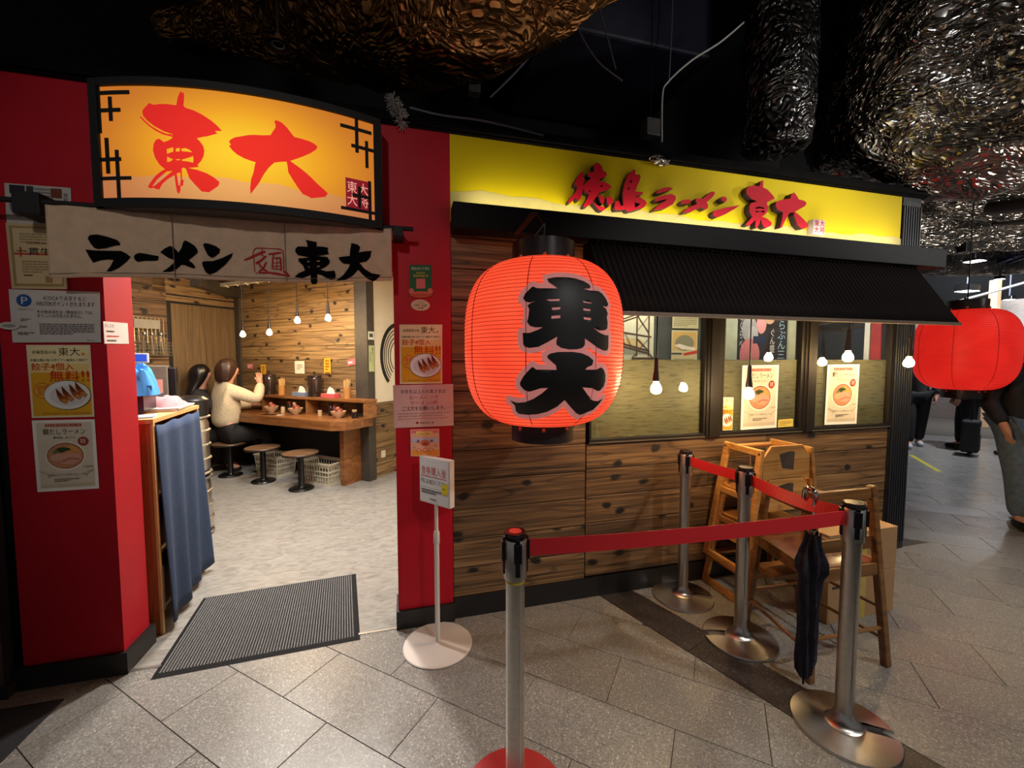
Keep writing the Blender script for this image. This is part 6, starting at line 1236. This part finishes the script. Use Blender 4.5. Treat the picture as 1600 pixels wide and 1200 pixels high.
def seated(label, loc, rz, top_m, leg_m, hair, long_hair, arm_up, sc=1.0, lean=0.0):
    t = thing('person', label, 'person', loc, rz)
    V = {'pelvis': (0, 0, .56, .15, .13), 'waist': (0, .01 + lean*.2, .76, .125, .10), 'chest': (0, .03 + lean*.6, .97, .145, .105), 'neckb': (0, .03 + lean, 1.12, .062), 'neck': (0, .05 + lean, 1.19, .048), 'jaw': (0, .075 + lean, 1.26, .075), 'head': (0, .065 + lean, 1.335, .098), 'crown': (0, .05 + lean, 1.40, .07), 'nose': (0, .175 + lean, 1.31, .014)}
    Ed = chain('pelvis', 'waist', 'chest', 'neckb', 'neck', 'jaw', 'head', 'crown') + [('head', 'nose')]
    for s_, n in ((1, 'r'), (-1, 'l')):
        up = arm_up and n == 'r'
        V.update({n+'sh': (s_*.155, .03 + lean, 1.075, .062), n+'el': (.285, .25, .95, .046) if up else (s_*.25, .17 + lean, .86, .046), n+'wr': (.155, .35, 1.145, .030) if up else (s_*.12, .38, .86, .030), n+'palm': (.125, .355, 1.195, .026, .036) if up else (s_*.07, .44, .86, .026, .036),
                  n+'hip': (s_*.095, .05, .53, .105), n+'kn': (s_*.11, .43, .51, .068), n+'an': (s_*.11, .40, .10, .042), n+'toe': (s_*.11, .53, .05, .036)})
        Ed += chain('chest', n+'sh', n+'el', n+'wr', n+'palm') + chain('pelvis', n+'hip', n+'kn', n+'an', n+'toe')
        if up: fingers(V, Ed, n, V[n+'palm'][:3], (-.35, .1, .9), (.3, .9, .0), (-.9, .2, 0))
        else: fingers(V, Ed, n, V[n+'palm'][:3], (-s_*.3, .9, 0), (.9, .3, 0), (0, .2, -.9))
    body = skin('body', m_skin, t, V, Ed, 'pelvis')
    face(t, body, (0, .075 + lean, 1.33))
    grow = lambda n, d: V[n][:3] + (V[n][3] + d, (V[n][4] if len(V[n]) > 4 else V[n][3]) + d)
    T = {n: grow(n, d) for n, d in (('pelvis', .035), ('waist', .055), ('chest', .050), ('neckb', .018), ('rsh', .034), ('lsh', .034), ('rel', .032), ('lel', .032), ('rwr', .018), ('lwr', .018))}
    T['pelvis'] = (0, .0, .60, .172, .152)
    skin('sweater', top_m, t, T, chain('pelvis', 'waist', 'chest', 'neckb') + chain('chest', 'rsh', 'rel', 'rwr') + chain('chest', 'lsh', 'lel', 'lwr'), 'chest')
    Lg = {n: grow(n, .022) for n in ('pelvis', 'rhip', 'lhip', 'rkn', 'lkn', 'ran', 'lan')}; Lg['band'] = (0, .0, .70, .15, .125)
    skin('trousers', leg_m, t, Lg, chain('band', 'pelvis') + chain('pelvis', 'rhip', 'rkn', 'ran') + chain('pelvis', 'lhip', 'lkn', 'lan'), 'pelvis')
    for s_, n in ((1, 'r'), (-1, 'l')): skin('shoe', M('shoe_black', (22, 20, 22), .4), t, {'a': (s_*.11, .38, .055, .048), 'b': (s_*.11, .47, .045, .048), 'c': (s_*.11, .55, .04, .036)}, chain('a', 'b', 'c'), 'a')
    rings = [(1.465, .05, .03, .03), (1.445, .045, .07, .072), (1.40, .04, .108, .108), (1.34, .032, .122, .120), (1.28, .018, .120, .108), (1.22, .0, .108, .084), (1.17, -.01, .092, .066)]
    if long_hair: rings = rings[:-1] + [(1.15, -.03, .125, .070), (1.06, -.06, .135, .055), (.97, -.075, .125, .045), (.90, -.08, .10, .03)]
    hair_shell(rings, hair, t, lean)
    t.scale = (sc,) * 3; return t
st3 = (-2.207, 3.716, 0.0)
w1 = seated('person in a cream sweater seated at the counter with one hand raised to the face', (st3[0] - .03, st3[1] - .02, -.012), RZ - .15, M('cream_knit', (206, 190, 158), .95, var=.10, scale=40, bump=.4), M('trousers_black', (18, 18, 20), .8), m_hair_br, False, True, 1.05)
w2 = seated('person with long black hair in dark clothes seated beyond the cream sweater', W(2.30, .80, -.012), RZ - .45, M('jacket_black', (24, 22, 25), .8, var=.3), M('trousers_black', (18, 18, 20), .8), m_hair_b, True, False, 1.0, .10)
o = skin('shoulder_bag', M('bag_maroon', (66, 22, 22), .6, var=.3), None, {'a': (0, 0, .10, .13, .16), 'b': (0, 0, .30, .12, .17), 'c': (0, 0, .42, .05, .10)}, chain('a', 'b', 'c'), 'a'); o.location = W(2.15, .86, .0)
tag(o, 'dark maroon bag standing on the floor behind the seated people', 'bag')

def standing(label, loc, rz, top_m, leg_m, shoe_m, hair, stride=.12, h=1.0, coat=False):
    t = thing('person', label, 'person', loc, rz)
    V = {'pelvis': (0, 0, .95, .14, .11), 'waist': (0, .0, 1.10, .125, .10), 'chest': (0, .01, 1.30, .155, .11), 'neckb': (0, .0, 1.44, .062), 'neck': (0, .015, 1.50, .05), 'jaw': (0, .035, 1.56, .072), 'head': (0, .02, 1.63, .095), 'crown': (0, .01, 1.69, .068), 'nose': (0, .13, 1.60, .014)}
    Ed = chain('pelvis', 'waist', 'chest', 'neckb', 'neck', 'jaw', 'head', 'crown') + [('head', 'nose')]
    for s_, n in ((1, 'r'), (-1, 'l')):
        st_ = s_ * stride
        V.update({n+'sh': (s_*.17, 0, 1.39, .062), n+'el': (s_*.24, .0 - st_*.3, 1.12, .046), n+'wr': (s_*.22, .12, .92, .032), n+'palm': (s_*.21, .15, .85, .026, .038), n+'hip': (s_*.09, 0, .90, .105), n+'kn': (s_*.10, st_*.6 + .02, .50, .068), n+'an': (s_*.10, st_, .09, .044), n+'toe': (s_*.11, st_ + .14, .035, .036)})
        Ed += chain('chest', n+'sh', n+'el', n+'wr', n+'palm') + chain('pelvis', n+'hip', n+'kn', n+'an', n+'toe')
        fingers(V, Ed, n, V[n+'palm'][:3], (0, .2, -.9), (.1, .9, .2), (-s_*.9, 0, 0))
    body = skin('body', m_skin, t, V, Ed, 'pelvis'); face(t, body, (0, .03, 1.62))
    grow = lambda n, d: V[n][:3] + (V[n][3] + d, (V[n][4] if len(V[n]) > 4 else V[n][3]) + d)
    T = {n: grow(n, d) for n, d in (('waist', .04), ('chest', .035), ('neckb', .02), ('rsh', .03), ('lsh', .03), ('rel', .028), ('lel', .028), ('rwr', .020), ('lwr', .020))}
    T['hem'] = (0, 0, .86 if not coat else .72, .17, .135); T['hip'] = (0, 0, .96, .17, .14)
    skin('jacket', top_m, t, T, chain('hem', 'hip', 'waist', 'chest', 'neckb') + chain('chest', 'rsh', 'rel', 'rwr') + chain('chest', 'lsh', 'lel', 'lwr'), 'chest')
    Lg = {n: grow(n, .028) for n in ('pelvis', 'rhip', 'lhip', 'rkn', 'lkn', 'ran', 'lan')}
    skin('trousers', leg_m, t, Lg, chain('pelvis', 'rhip', 'rkn', 'ran') + chain('pelvis', 'lhip', 'lkn', 'lan'), 'pelvis')
    for s_, n in ((1, 'r'), (-1, 'l')): skin('shoe', shoe_m, t, {'a': (s_*.10, s_*stride - .04, .055, .052), 'b': (s_*.105, s_*stride + .08, .045, .05), 'c': (s_*.11, s_*stride + .19, .035, .036)}, chain('a', 'b', 'c'), 'a')
    hair_shell([(1.775, -.005, .03, .03), (1.755, -.01, .07, .072), (1.71, -.018, .104, .104), (1.65, -.032, .112, .104), (1.59, -.052, .104, .074), (1.54, -.058, .086, .05)], hair, t)
    t.scale = (h,) * 3; return t
m_bk = M('trousers_black', (18, 18, 20), .8); m_jn = M('jeans_blue', (104, 120, 138), .85, var=.25, scale=25); m_jk = M('dark_jacket', (30, 34, 42), .75, var=.2); m_gk = M('grey_coat', (62, 60, 60), .8)
m_sh_w = M('sneaker_white', (196, 196, 200), .5); m_sh_b = M('shoe_black', (22, 20, 22), .4)
standing('passer-by in black trousers and white sneakers beyond the ribbed column', (8.55, 2.75, 0), 2.3, m_gk, m_bk, m_sh_w, m_hair_b, .20, 1.0)
standing('passer-by all in black under the right lantern with a black bag', (9.1, 2.35, 0), .6, m_jk, m_bk, m_sh_b, m_hair_b, .05, .98, True)
standing('passer-by in blue jeans and dark jacket at the right edge of the view', (5.46, .10, 0), 2.6, m_jk, m_jn, m_sh_b, m_hair_b, .16, 1.0, True)
standing('passer-by in dark blue trousers walking behind the jeans wearer', (9.3, 1.72, 0), 1.1, m_gk, M('trousers_navy', (40, 48, 62), .8), m_sh_b, m_hair_br, .16, 1.0)
standing('far passer-by in a dark coat with white sneakers near the right edge', (9.9, 1.15, 0), 1.4, m_jk, m_bk, m_sh_w, m_hair_b, .22, .97)
bg = thing('carry_bag', 'black bag with white tag beside the passer-by in black', 'bag', (8.62, 2.05, .0), .4)
G().box((-.16, -.10, .06), (.16, .10, .56)).obj('bag_body', M('bag_black', (20, 20, 22), .6), bg, smooth=0, bevel=.03); G().tube([(-.08, 0, .56), (-.07, 0, .95), (.07, 0, .95), (.08, 0, .56)], .008, 6).obj('pull_handle', m_plastic, bg)
G().box((-.04, -.104, .34), (.05, -.10, .46)).obj('white_tag', m_white, bg, smooth=0)
for x in (-.12, .12): G().tube([(x, -.02, .03), (x, .02, .03)], .03, 12).obj('wheel', m_plastic, bg)

# ------------------------------------------------------------------ hall ceiling, foil wrapped ducts, cables
structure(G().box((-8, -8, 4.25), (20, 12, 4.35)).obj('ceiling', m_ceil))
structure(G().box((-8, 1.6, 2.78), (4.2, 1.7, 4.25)).obj('wall_upper', m_ceil))
def foil_mat(name, base, rough=.28, sc=(1, 1, 1)):
    k = NT(name); v = k.coord(sc)
    n = k.n('ShaderNodeTexNoise'); n.inputs['Scale'].default_value = 4.5; n.inputs['Detail'].default_value = 2.5; n.inputs['Distortion'].default_value = .8; k.l(v, n.inputs['Vector'])
    vo = k.n('ShaderNodeTexVoronoi', feature='DISTANCE_TO_EDGE'); vo.inputs['Scale'].default_value = 15
    ad = k.n('ShaderNodeMix', data_type='VECTOR'); ad.inputs[0].default_value = .35; k.l(v, ad.inputs[4]); k.l(n.outputs['Color'], ad.inputs[5]); k.l(ad.outputs[1], vo.inputs['Vector'])
    k.l(k.ramp(n.outputs[0], [(.3, tuple(x * .45 for x in lin(base)[:3]) + (1,)), (.65, lin(base))]), k.b.inputs['Base Color'])
    k.b.inputs['Metallic'].default_value = 1.0; k.b.inputs['Roughness'].default_value = rough
    h = k.mix(.62, n.outputs[0], k.ramp(vo.outputs['Distance'], [(0, (0, 0, 0, 1)), (.25, (1, 1, 1, 1))]))
    k.bump(h, .85, .035); return k.m
m_foil = foil_mat('silver_foil', (176, 166, 154), .25, (.4, 1, 1.7)); m_foil_b = foil_mat('sign_glow_foil', (172, 120, 72), .40, (.7, .8, 1.2)); m_foil_d = foil_mat('dark_foil', (120, 117, 114), .3)  # orange glow of the light box sign is painted into the second foil
def foil(name, label, path, radii, nu, nv, amp, mat, freq=2.2, stretch=(1, 1, 1), cat='duct'):
    path = [Vector(p) for p in path]; n = len(path); vs = []
    def cr(a, t):
        i = min(int(t), n - 2); f = t - i; p = [a[max(i-1, 0)], a[i], a[i+1], a[min(i+2, n-1)]]
        return .5 * ((2*p[1]) + (p[2]-p[0])*f + (2*p[0]-5*p[1]+4*p[2]-p[3])*f*f + (3*p[1]-p[0]-3*p[2]+p[3])*f**3)
    base = path[n // 2]
    for i in range(nu + 1):
        t = (n - 1) * i / nu; c = cr(path, min(t, n - 1 - 1e-6)); d = (cr(path, min(t + .01, n - 1 - 1e-6)) - cr(path, max(t - .01, 0))).normalized()
        r = float(cr(radii, min(t, n - 1 - 1e-6))); up = Vector((0, 0, 1)) if abs(d.z) < .9 else Vector((1, 0, 0)); u = d.cross(up).normalized(); w = u.cross(d)
        e = i / nu; cap = min(1, e / .06, (1 - e) / .06); r *= math.sqrt(max(0, 1 - (1 - cap) ** 2))
        for j in range(nv):
            a = 2 * PI * j / nv; q = c + (u * math.cos(a) + w * math.sin(a)) * r
            s_ = Vector((q.x * stretch[0], q.y * stretch[1], q.z * stretch[2]))
            k1 = 1 - abs(noise.noise(s_ * freq)) * 2; k2 = 1 - abs(noise.noise(s_ * freq * 2.7 + Vector((7, 3, 1)))) * 2; k3 = 1 - abs(noise.noise(s_ * freq * 6.5 + Vector((1, 9, 4)))) * 2
            q += (u * math.cos(a) + w * math.sin(a)) * amp * (k1 * .6 + k2 * .35 + k3 * .22)
            vs.append(tuple(q - base))
    fs = [(i*nv+j, i*nv+(j+1) % nv, (i+1)*nv+(j+1) % nv, (i+1)*nv+j) for i in range(nu) for j in range(nv)]
    o = G().add(vs, fs).obj(name, mat, loc=tuple(base), smooth=28); return tag(o, label, cat)
foil('foil_duct', 'sign-glow coloured foil wrapped duct under the ceiling above the light box sign', [(-1.75, 1.5, 4.0), (-1.331, 1.30, 3.95), (-.777, .94, 3.83), (-.164, .456, 3.70), (.268, .131, 3.66), (.85, -.30, 3.80), (1.5, -1.0, 4.1)], [.05, .11, .24, .42, .48, .42, .4], 150, 84, .06, m_foil_b, 2.4, (.8, .8, 1))
foil('foil_duct', 'upright dark duct wrapped in silver foil above the yellow sign', [(2.58, .13, 4.23), (2.58, .13, 3.9), (2.58, .13, 3.5), (2.58, .13, 3.2), (2.58, .13, 2.98)], [.20, .20, .205, .20, .19], 90, 56, .028, m_foil_d, 4)
foil('foil_duct', 'huge crumpled silver foil duct filling the upper right corner', [(3.15, .15, 3.68), (3.9, -.12, 3.62), (4.5, -.30, 3.72), (5.4, -.5, 4.0), (6.6, -.8, 4.3)], [.55, .80, .84, .84, .8], 260, 180, .10, m_foil, 1.9, (.35, .9, 1.9))
foil('foil_duct', 'lower foil wrapped duct running behind the corner column to the right', [(4.6, 1.7, 3.15), (5.6, 1.6, 3.2), (7.0, 1.3, 3.3), (8.5, .8, 3.4)], [.30, .34, .36, .36], 130, 64, .09, m_foil, 2.6, (.5, 1, 1.6))
foil('foil_duct', 'far foil duct beyond the blue cable tray', [(6.4, 3.6, 3.4), (8.0, 3.2, 3.45), (10.5, 2.4, 3.5), (13, 1.6, 3.6)], [.40, .42, .42, .4], 110, 48, .09, m_foil_d, 2.2, (.5, 1, 1.6))
o = G().box((.95, .45, 3.78), (2.3, 1.5, 4.22)).obj('air_duct', M('blue_black_duct', (30, 30, 44), .6, var=.3, scale=3), world=True, loc=(1.7, .5, 4.0), smooth=0, bevel=.02); tag(o, 'blue-black square duct under the ceiling above the yellow sign', 'duct')
m_cw = M('cable_white', (170, 166, 158), .5); m_cg = M('cable_grey', (104, 106, 124), .5)
def smooth_path(pts, n=8):
    P_ = [Vector(p) for p in pts]; P_ = [P_[0]] + P_ + [P_[-1]]; out = []
    for i in range(1, len(P_) - 2):
        for k_ in range(n):
            f = k_ / n; a, b, c, d = P_[i-1:i+3]
            out.append(.5 * ((2*b) + (c-a)*f + (2*a-5*b+4*c-d)*f*f + (3*b-a-3*c+d)*f**3))
    return out + [P_[-2]]
def cable(label, pts, r, mat):
    o = G().tube(smooth_path(pts), r, 5).obj('cable', mat, world=True, loc=pts[0]); return tag(o, label, 'cable', 'loose ceiling cables')
cable('grey cable hanging down left from the sign-glow coloured duct', [(0.978, 0.268, 3.693), (0.889, 0.282, 3.539), (0.721, 0.314, 3.336), (0.553, 0.348, 3.166)], .006, m_cg)
cable('grey cable bundle hanging down right from the sign-glow coloured duct', [(1.06, 0.247, 3.701), (1.125, 0.22, 3.539), (1.224, 0.184, 3.385), (1.364, 0.141, 3.271)], .007, m_cg)
cable('thin grey cable right of the hanging bundle', [(1.226, 0.206, 3.742), (1.274, 0.182, 3.559), (1.326, 0.155, 3.344)], .004, m_cg)
cable('long white cable curving up from the small black box to the upright duct', [(1.664, 0.145, 2.935), (1.672, 0.161, 3.238), (1.71, 0.157, 3.331), (1.859, 0.126, 3.47), (2.045, 0.085, 3.592), (2.198, 0.052, 3.723)], .006, m_cw)
cable('thin cable lying along the timber rail above the doorway pillar', [(0.047, -0.02, 2.816), (0.212, -0.02, 2.801), (0.455, -0.02, 2.803), (0.787, -0.02, 2.773)], .006, m_cg)
cable('thin vertical hanging cable over the yellow sign', [(1.87, 0.356, 3.887)[:2] + (4.26,), (1.87, 0.356, 3.887), (1.841, 0.337, 3.458)], .004, m_cg)
sp_ = thing('ceiling_speaker', 'small round flared ceiling fitting on a rod before the sign-glow coloured duct', 'ceiling fitting', (-0.628, 0.245, 3.184))
G().lathe([(.012, .06), (.022, .035), (.060, .004), (.066, -.002), (.058, -.002), (.03, .02), (.0, .022)], n=32).obj('flared_dish', M('dish_copper', (176, 120, 90), .4, .4), sp_); G().lathe([(.03, .010), (.036, .004), (.030, .002), (.024, .008), (.03, .010)], n=24).obj('ring', m_white, sp_)
G().tube([(0, 0, .05), (0, 0, 1.05)], .008, 8).obj('rod', m_post, sp_)
def fluff(g):
    pts = [(-0.042, -0.03, 2.835), (-0.018, -0.03, 2.788), (0.01, -0.03, 2.734)]; c0 = Vector(pts[1]); rnd = random.Random(4)
    for i in range(420):
        t_ = rnd.random(); c = Vector(pts[0]).lerp(Vector(pts[2]), t_) - c0; d = Vector((rnd.gauss(0, 1), rnd.gauss(0, 1), rnd.gauss(0, 1))).normalized() * rnd.uniform(.03, .05)
        g.bar(tuple(c), tuple(c + d), .003, .002)
    return g
o = fluff(G()).obj('duster', M('duster_grey', (150, 146, 140), .9), loc=(-0.018, -0.03, 2.788), smooth=0); tag(o, 'fluffy grey white duster lying on the timber rail over the red pillar', 'duster')
for lb_, c_, s_ in (('small black box hanging in the dark above the yellow sign', (0.522, 0.792, 3.525), (.045, .04, .08)), ('small grey box above the yellow sign beside the white cable', (1.591, 0.169, 3.019), (.05, .04, .055))):
    t = thing('ceiling_box', lb_, 'box', c_); G().box((-s_[0], -s_[1], -s_[2]), s_).obj('housing', M('box_grey', (66, 64, 62), .5), t, smooth=0, bevel=.006); G().tube([(0, 0, s_[2]), (0, 0, 1.0)], .004, 5).obj('wire', m_plastic, t)
o = foil('foil_scrap', 'crumpled scrap of foil on the rail above the raised letters', [(1.462, -0.03, 2.731), (1.529, -0.03, 2.724), (1.597, -0.03, 2.713)], [.012, .022, .01], 14, 10, .012, m_foil, 20, cat='scrap')

# ------------------------------------------------------------------ far side of the hall
m_far = M('far_wall_white', (206, 190, 180), .7)
fw = structure(G().box((-7, 0, 2.05), (7, .1, 2.95)).obj('wall_far', m_far)); fw.location = (14.2, 4.0, 0); fw.rotation_euler = (0, 0, math.radians(-62))
fb = structure(G().box((-7, .02, 0), (7, .1, 2.05)).obj('wall_far_lower', M('far_wall_dark', (96, 84, 78), .7))); fb.location = (14.2, 4.0, 0); fb.rotation_euler = (0, 0, math.radians(-62))
fc = structure(G().box((-7, .02, 2.95), (7, .1, 4.3)).obj('wall_far_upper', m_ceil)); fc.location = (14.2, 4.0, 0); fc.rotation_euler = (0, 0, math.radians(-62))
o = G().box((-.07, -.07, 0), (.07, .07, 3.25)).obj('pale_post', M('pale_wood_post', (196, 158, 120), .6), loc=(12.55, 3.79, 0), smooth=0, bevel=.006); tag(o, 'pale wooden post far behind the right lantern', 'post')
m_tube = M('lit_panel', (255, 244, 250), .3, emit=5)
def hang_lamp(label, loc, w, d, h, lit_=True, rz=0):
    t = thing('hanging_lamp', label, 'lamp', loc, rz); G().box((-w, -d, 0), (w, d, h)).obj('housing', m_plastic, t, smooth=0, bevel=.01); 
    G().box((-w*.94, -d*.94, -.01), (w*.94, d*.94, 0)).obj('lit_panel', m_tube, t, smooth=0)
    G().tube([(0, 0, h), (0, 0, 4.25 - loc[2])], .012, 6).obj('rod', m_cg, t)
hang_lamp('bright white box lamp far over the passage above the right lantern', (11.984, 3.962, 3.013), .2, .12, .14); hang_lamp('small flat lamp under the far ceiling', (8.105, 1.871, 2.948), .09, .09, .03)
hang_lamp('small spot lamp over the far white wall', (12.879, 3.716, 2.83), .07, .07, .08); hang_lamp('small lamp hanging under the blue cable tray', (9.864, 2.44, 2.884), .05, .05, .05)
tr = thing('cable_tray', 'blue metal cable tray hanging under the far ceiling', 'cable tray', (9.953, 2.434, 3.168))
p, q = Vector((10.162, 2.894, 3.123)), Vector((9.391, 1.959, 3.145))
g = G(); c0 = Vector(tr.location)
for s_ in (-.12, .12): g.bar(tuple(p - c0 + Vector((0, s_, 0))), tuple(q - c0 + Vector((0, s_, 0))), .03, .06)
for i in range(9): c = p.lerp(q, i / 8) - c0; g.bar(tuple(c + Vector((0, -.12, 0))), tuple(c + Vector((0, .12, 0))), .04, .02)
g.obj('ladder', M('tray_blue', (58, 84, 130), .4, .4), tr, smooth=0)
for i in (1, 4, 7): c = p.lerp(q, i / 8) - c0; G().tube([tuple(c), tuple(c + Vector((0, 0, .9)))], .010, 6).obj('rod', m_cg, tr)
for lb_, a_, b_, r_ in (('dark pipe running along the ceiling to the upper right', (7.08, 1.746, 3.289), (6.422, 0.449, 2.946), .03), ('silver pipe under the far ceiling', (10.041, 3.447, 3.182), (10.184, 1.962, 3.227), .03), ('low grey pipe above the far white wall', (11.832, 3.989, 2.802), (12.46, 2.814, 3.219), .03), ('blue-grey round duct at the right edge', (6.098, 0.752, 3.125), (6.043, 0.136, 2.986), .07)):
    o = G().tube([a_, b_], r_, 10).obj('ceiling_pipe', M('pipe_grey', (120, 116, 116), .35, .7), world=True, loc=a_); tag(o, lb_, 'pipe', 'pipes in the far ceiling')
sp2 = thing('black_spot', 'small black track spot hanging before the foil', 'spot lamp', (6.636, 1.217, 2.886)); G().box((-.06, -.05, -.07), (.06, .05, .07)).obj('housing', m_plastic, sp2, smooth=0, bevel=.01); G().tube([(0, 0, .07), (0, 0, .9)], .012, 6).obj('stem', m_plastic, sp2)
a_, b_ = Vector((7.737, 2.294, -0.0)), Vector((6.955, 1.498, 0.0)); g = G().bar(tuple(a_ + Vector((0, 0, .0008))), tuple(b_ + Vector((0, 0, .0008))), .06, .0012)
o = g.obj('floor_tape', M('tape_yellow', (206, 196, 60), .5), world=True, loc=tuple(a_.lerp(b_, .5)), smooth=0); tag(o, 'yellow tape strip on the passage floor by the white sneakers', 'tape')
c_ = [(2.129, -0.738, 0.0), (2.199, -0.741, 0.0), (2.238, -0.829, 0.0), (2.164, -0.832, 0.0)]; o = G().add([(p[0], p[1], .0008) for p in c_], [(0, 3, 2, 1)]).obj('floor_patch', M('patch_white', (170, 160, 148), .6), smooth=0, world=True, loc=c_[0]); tag(o, 'small pale patch on the floor under the child chair', 'patch')
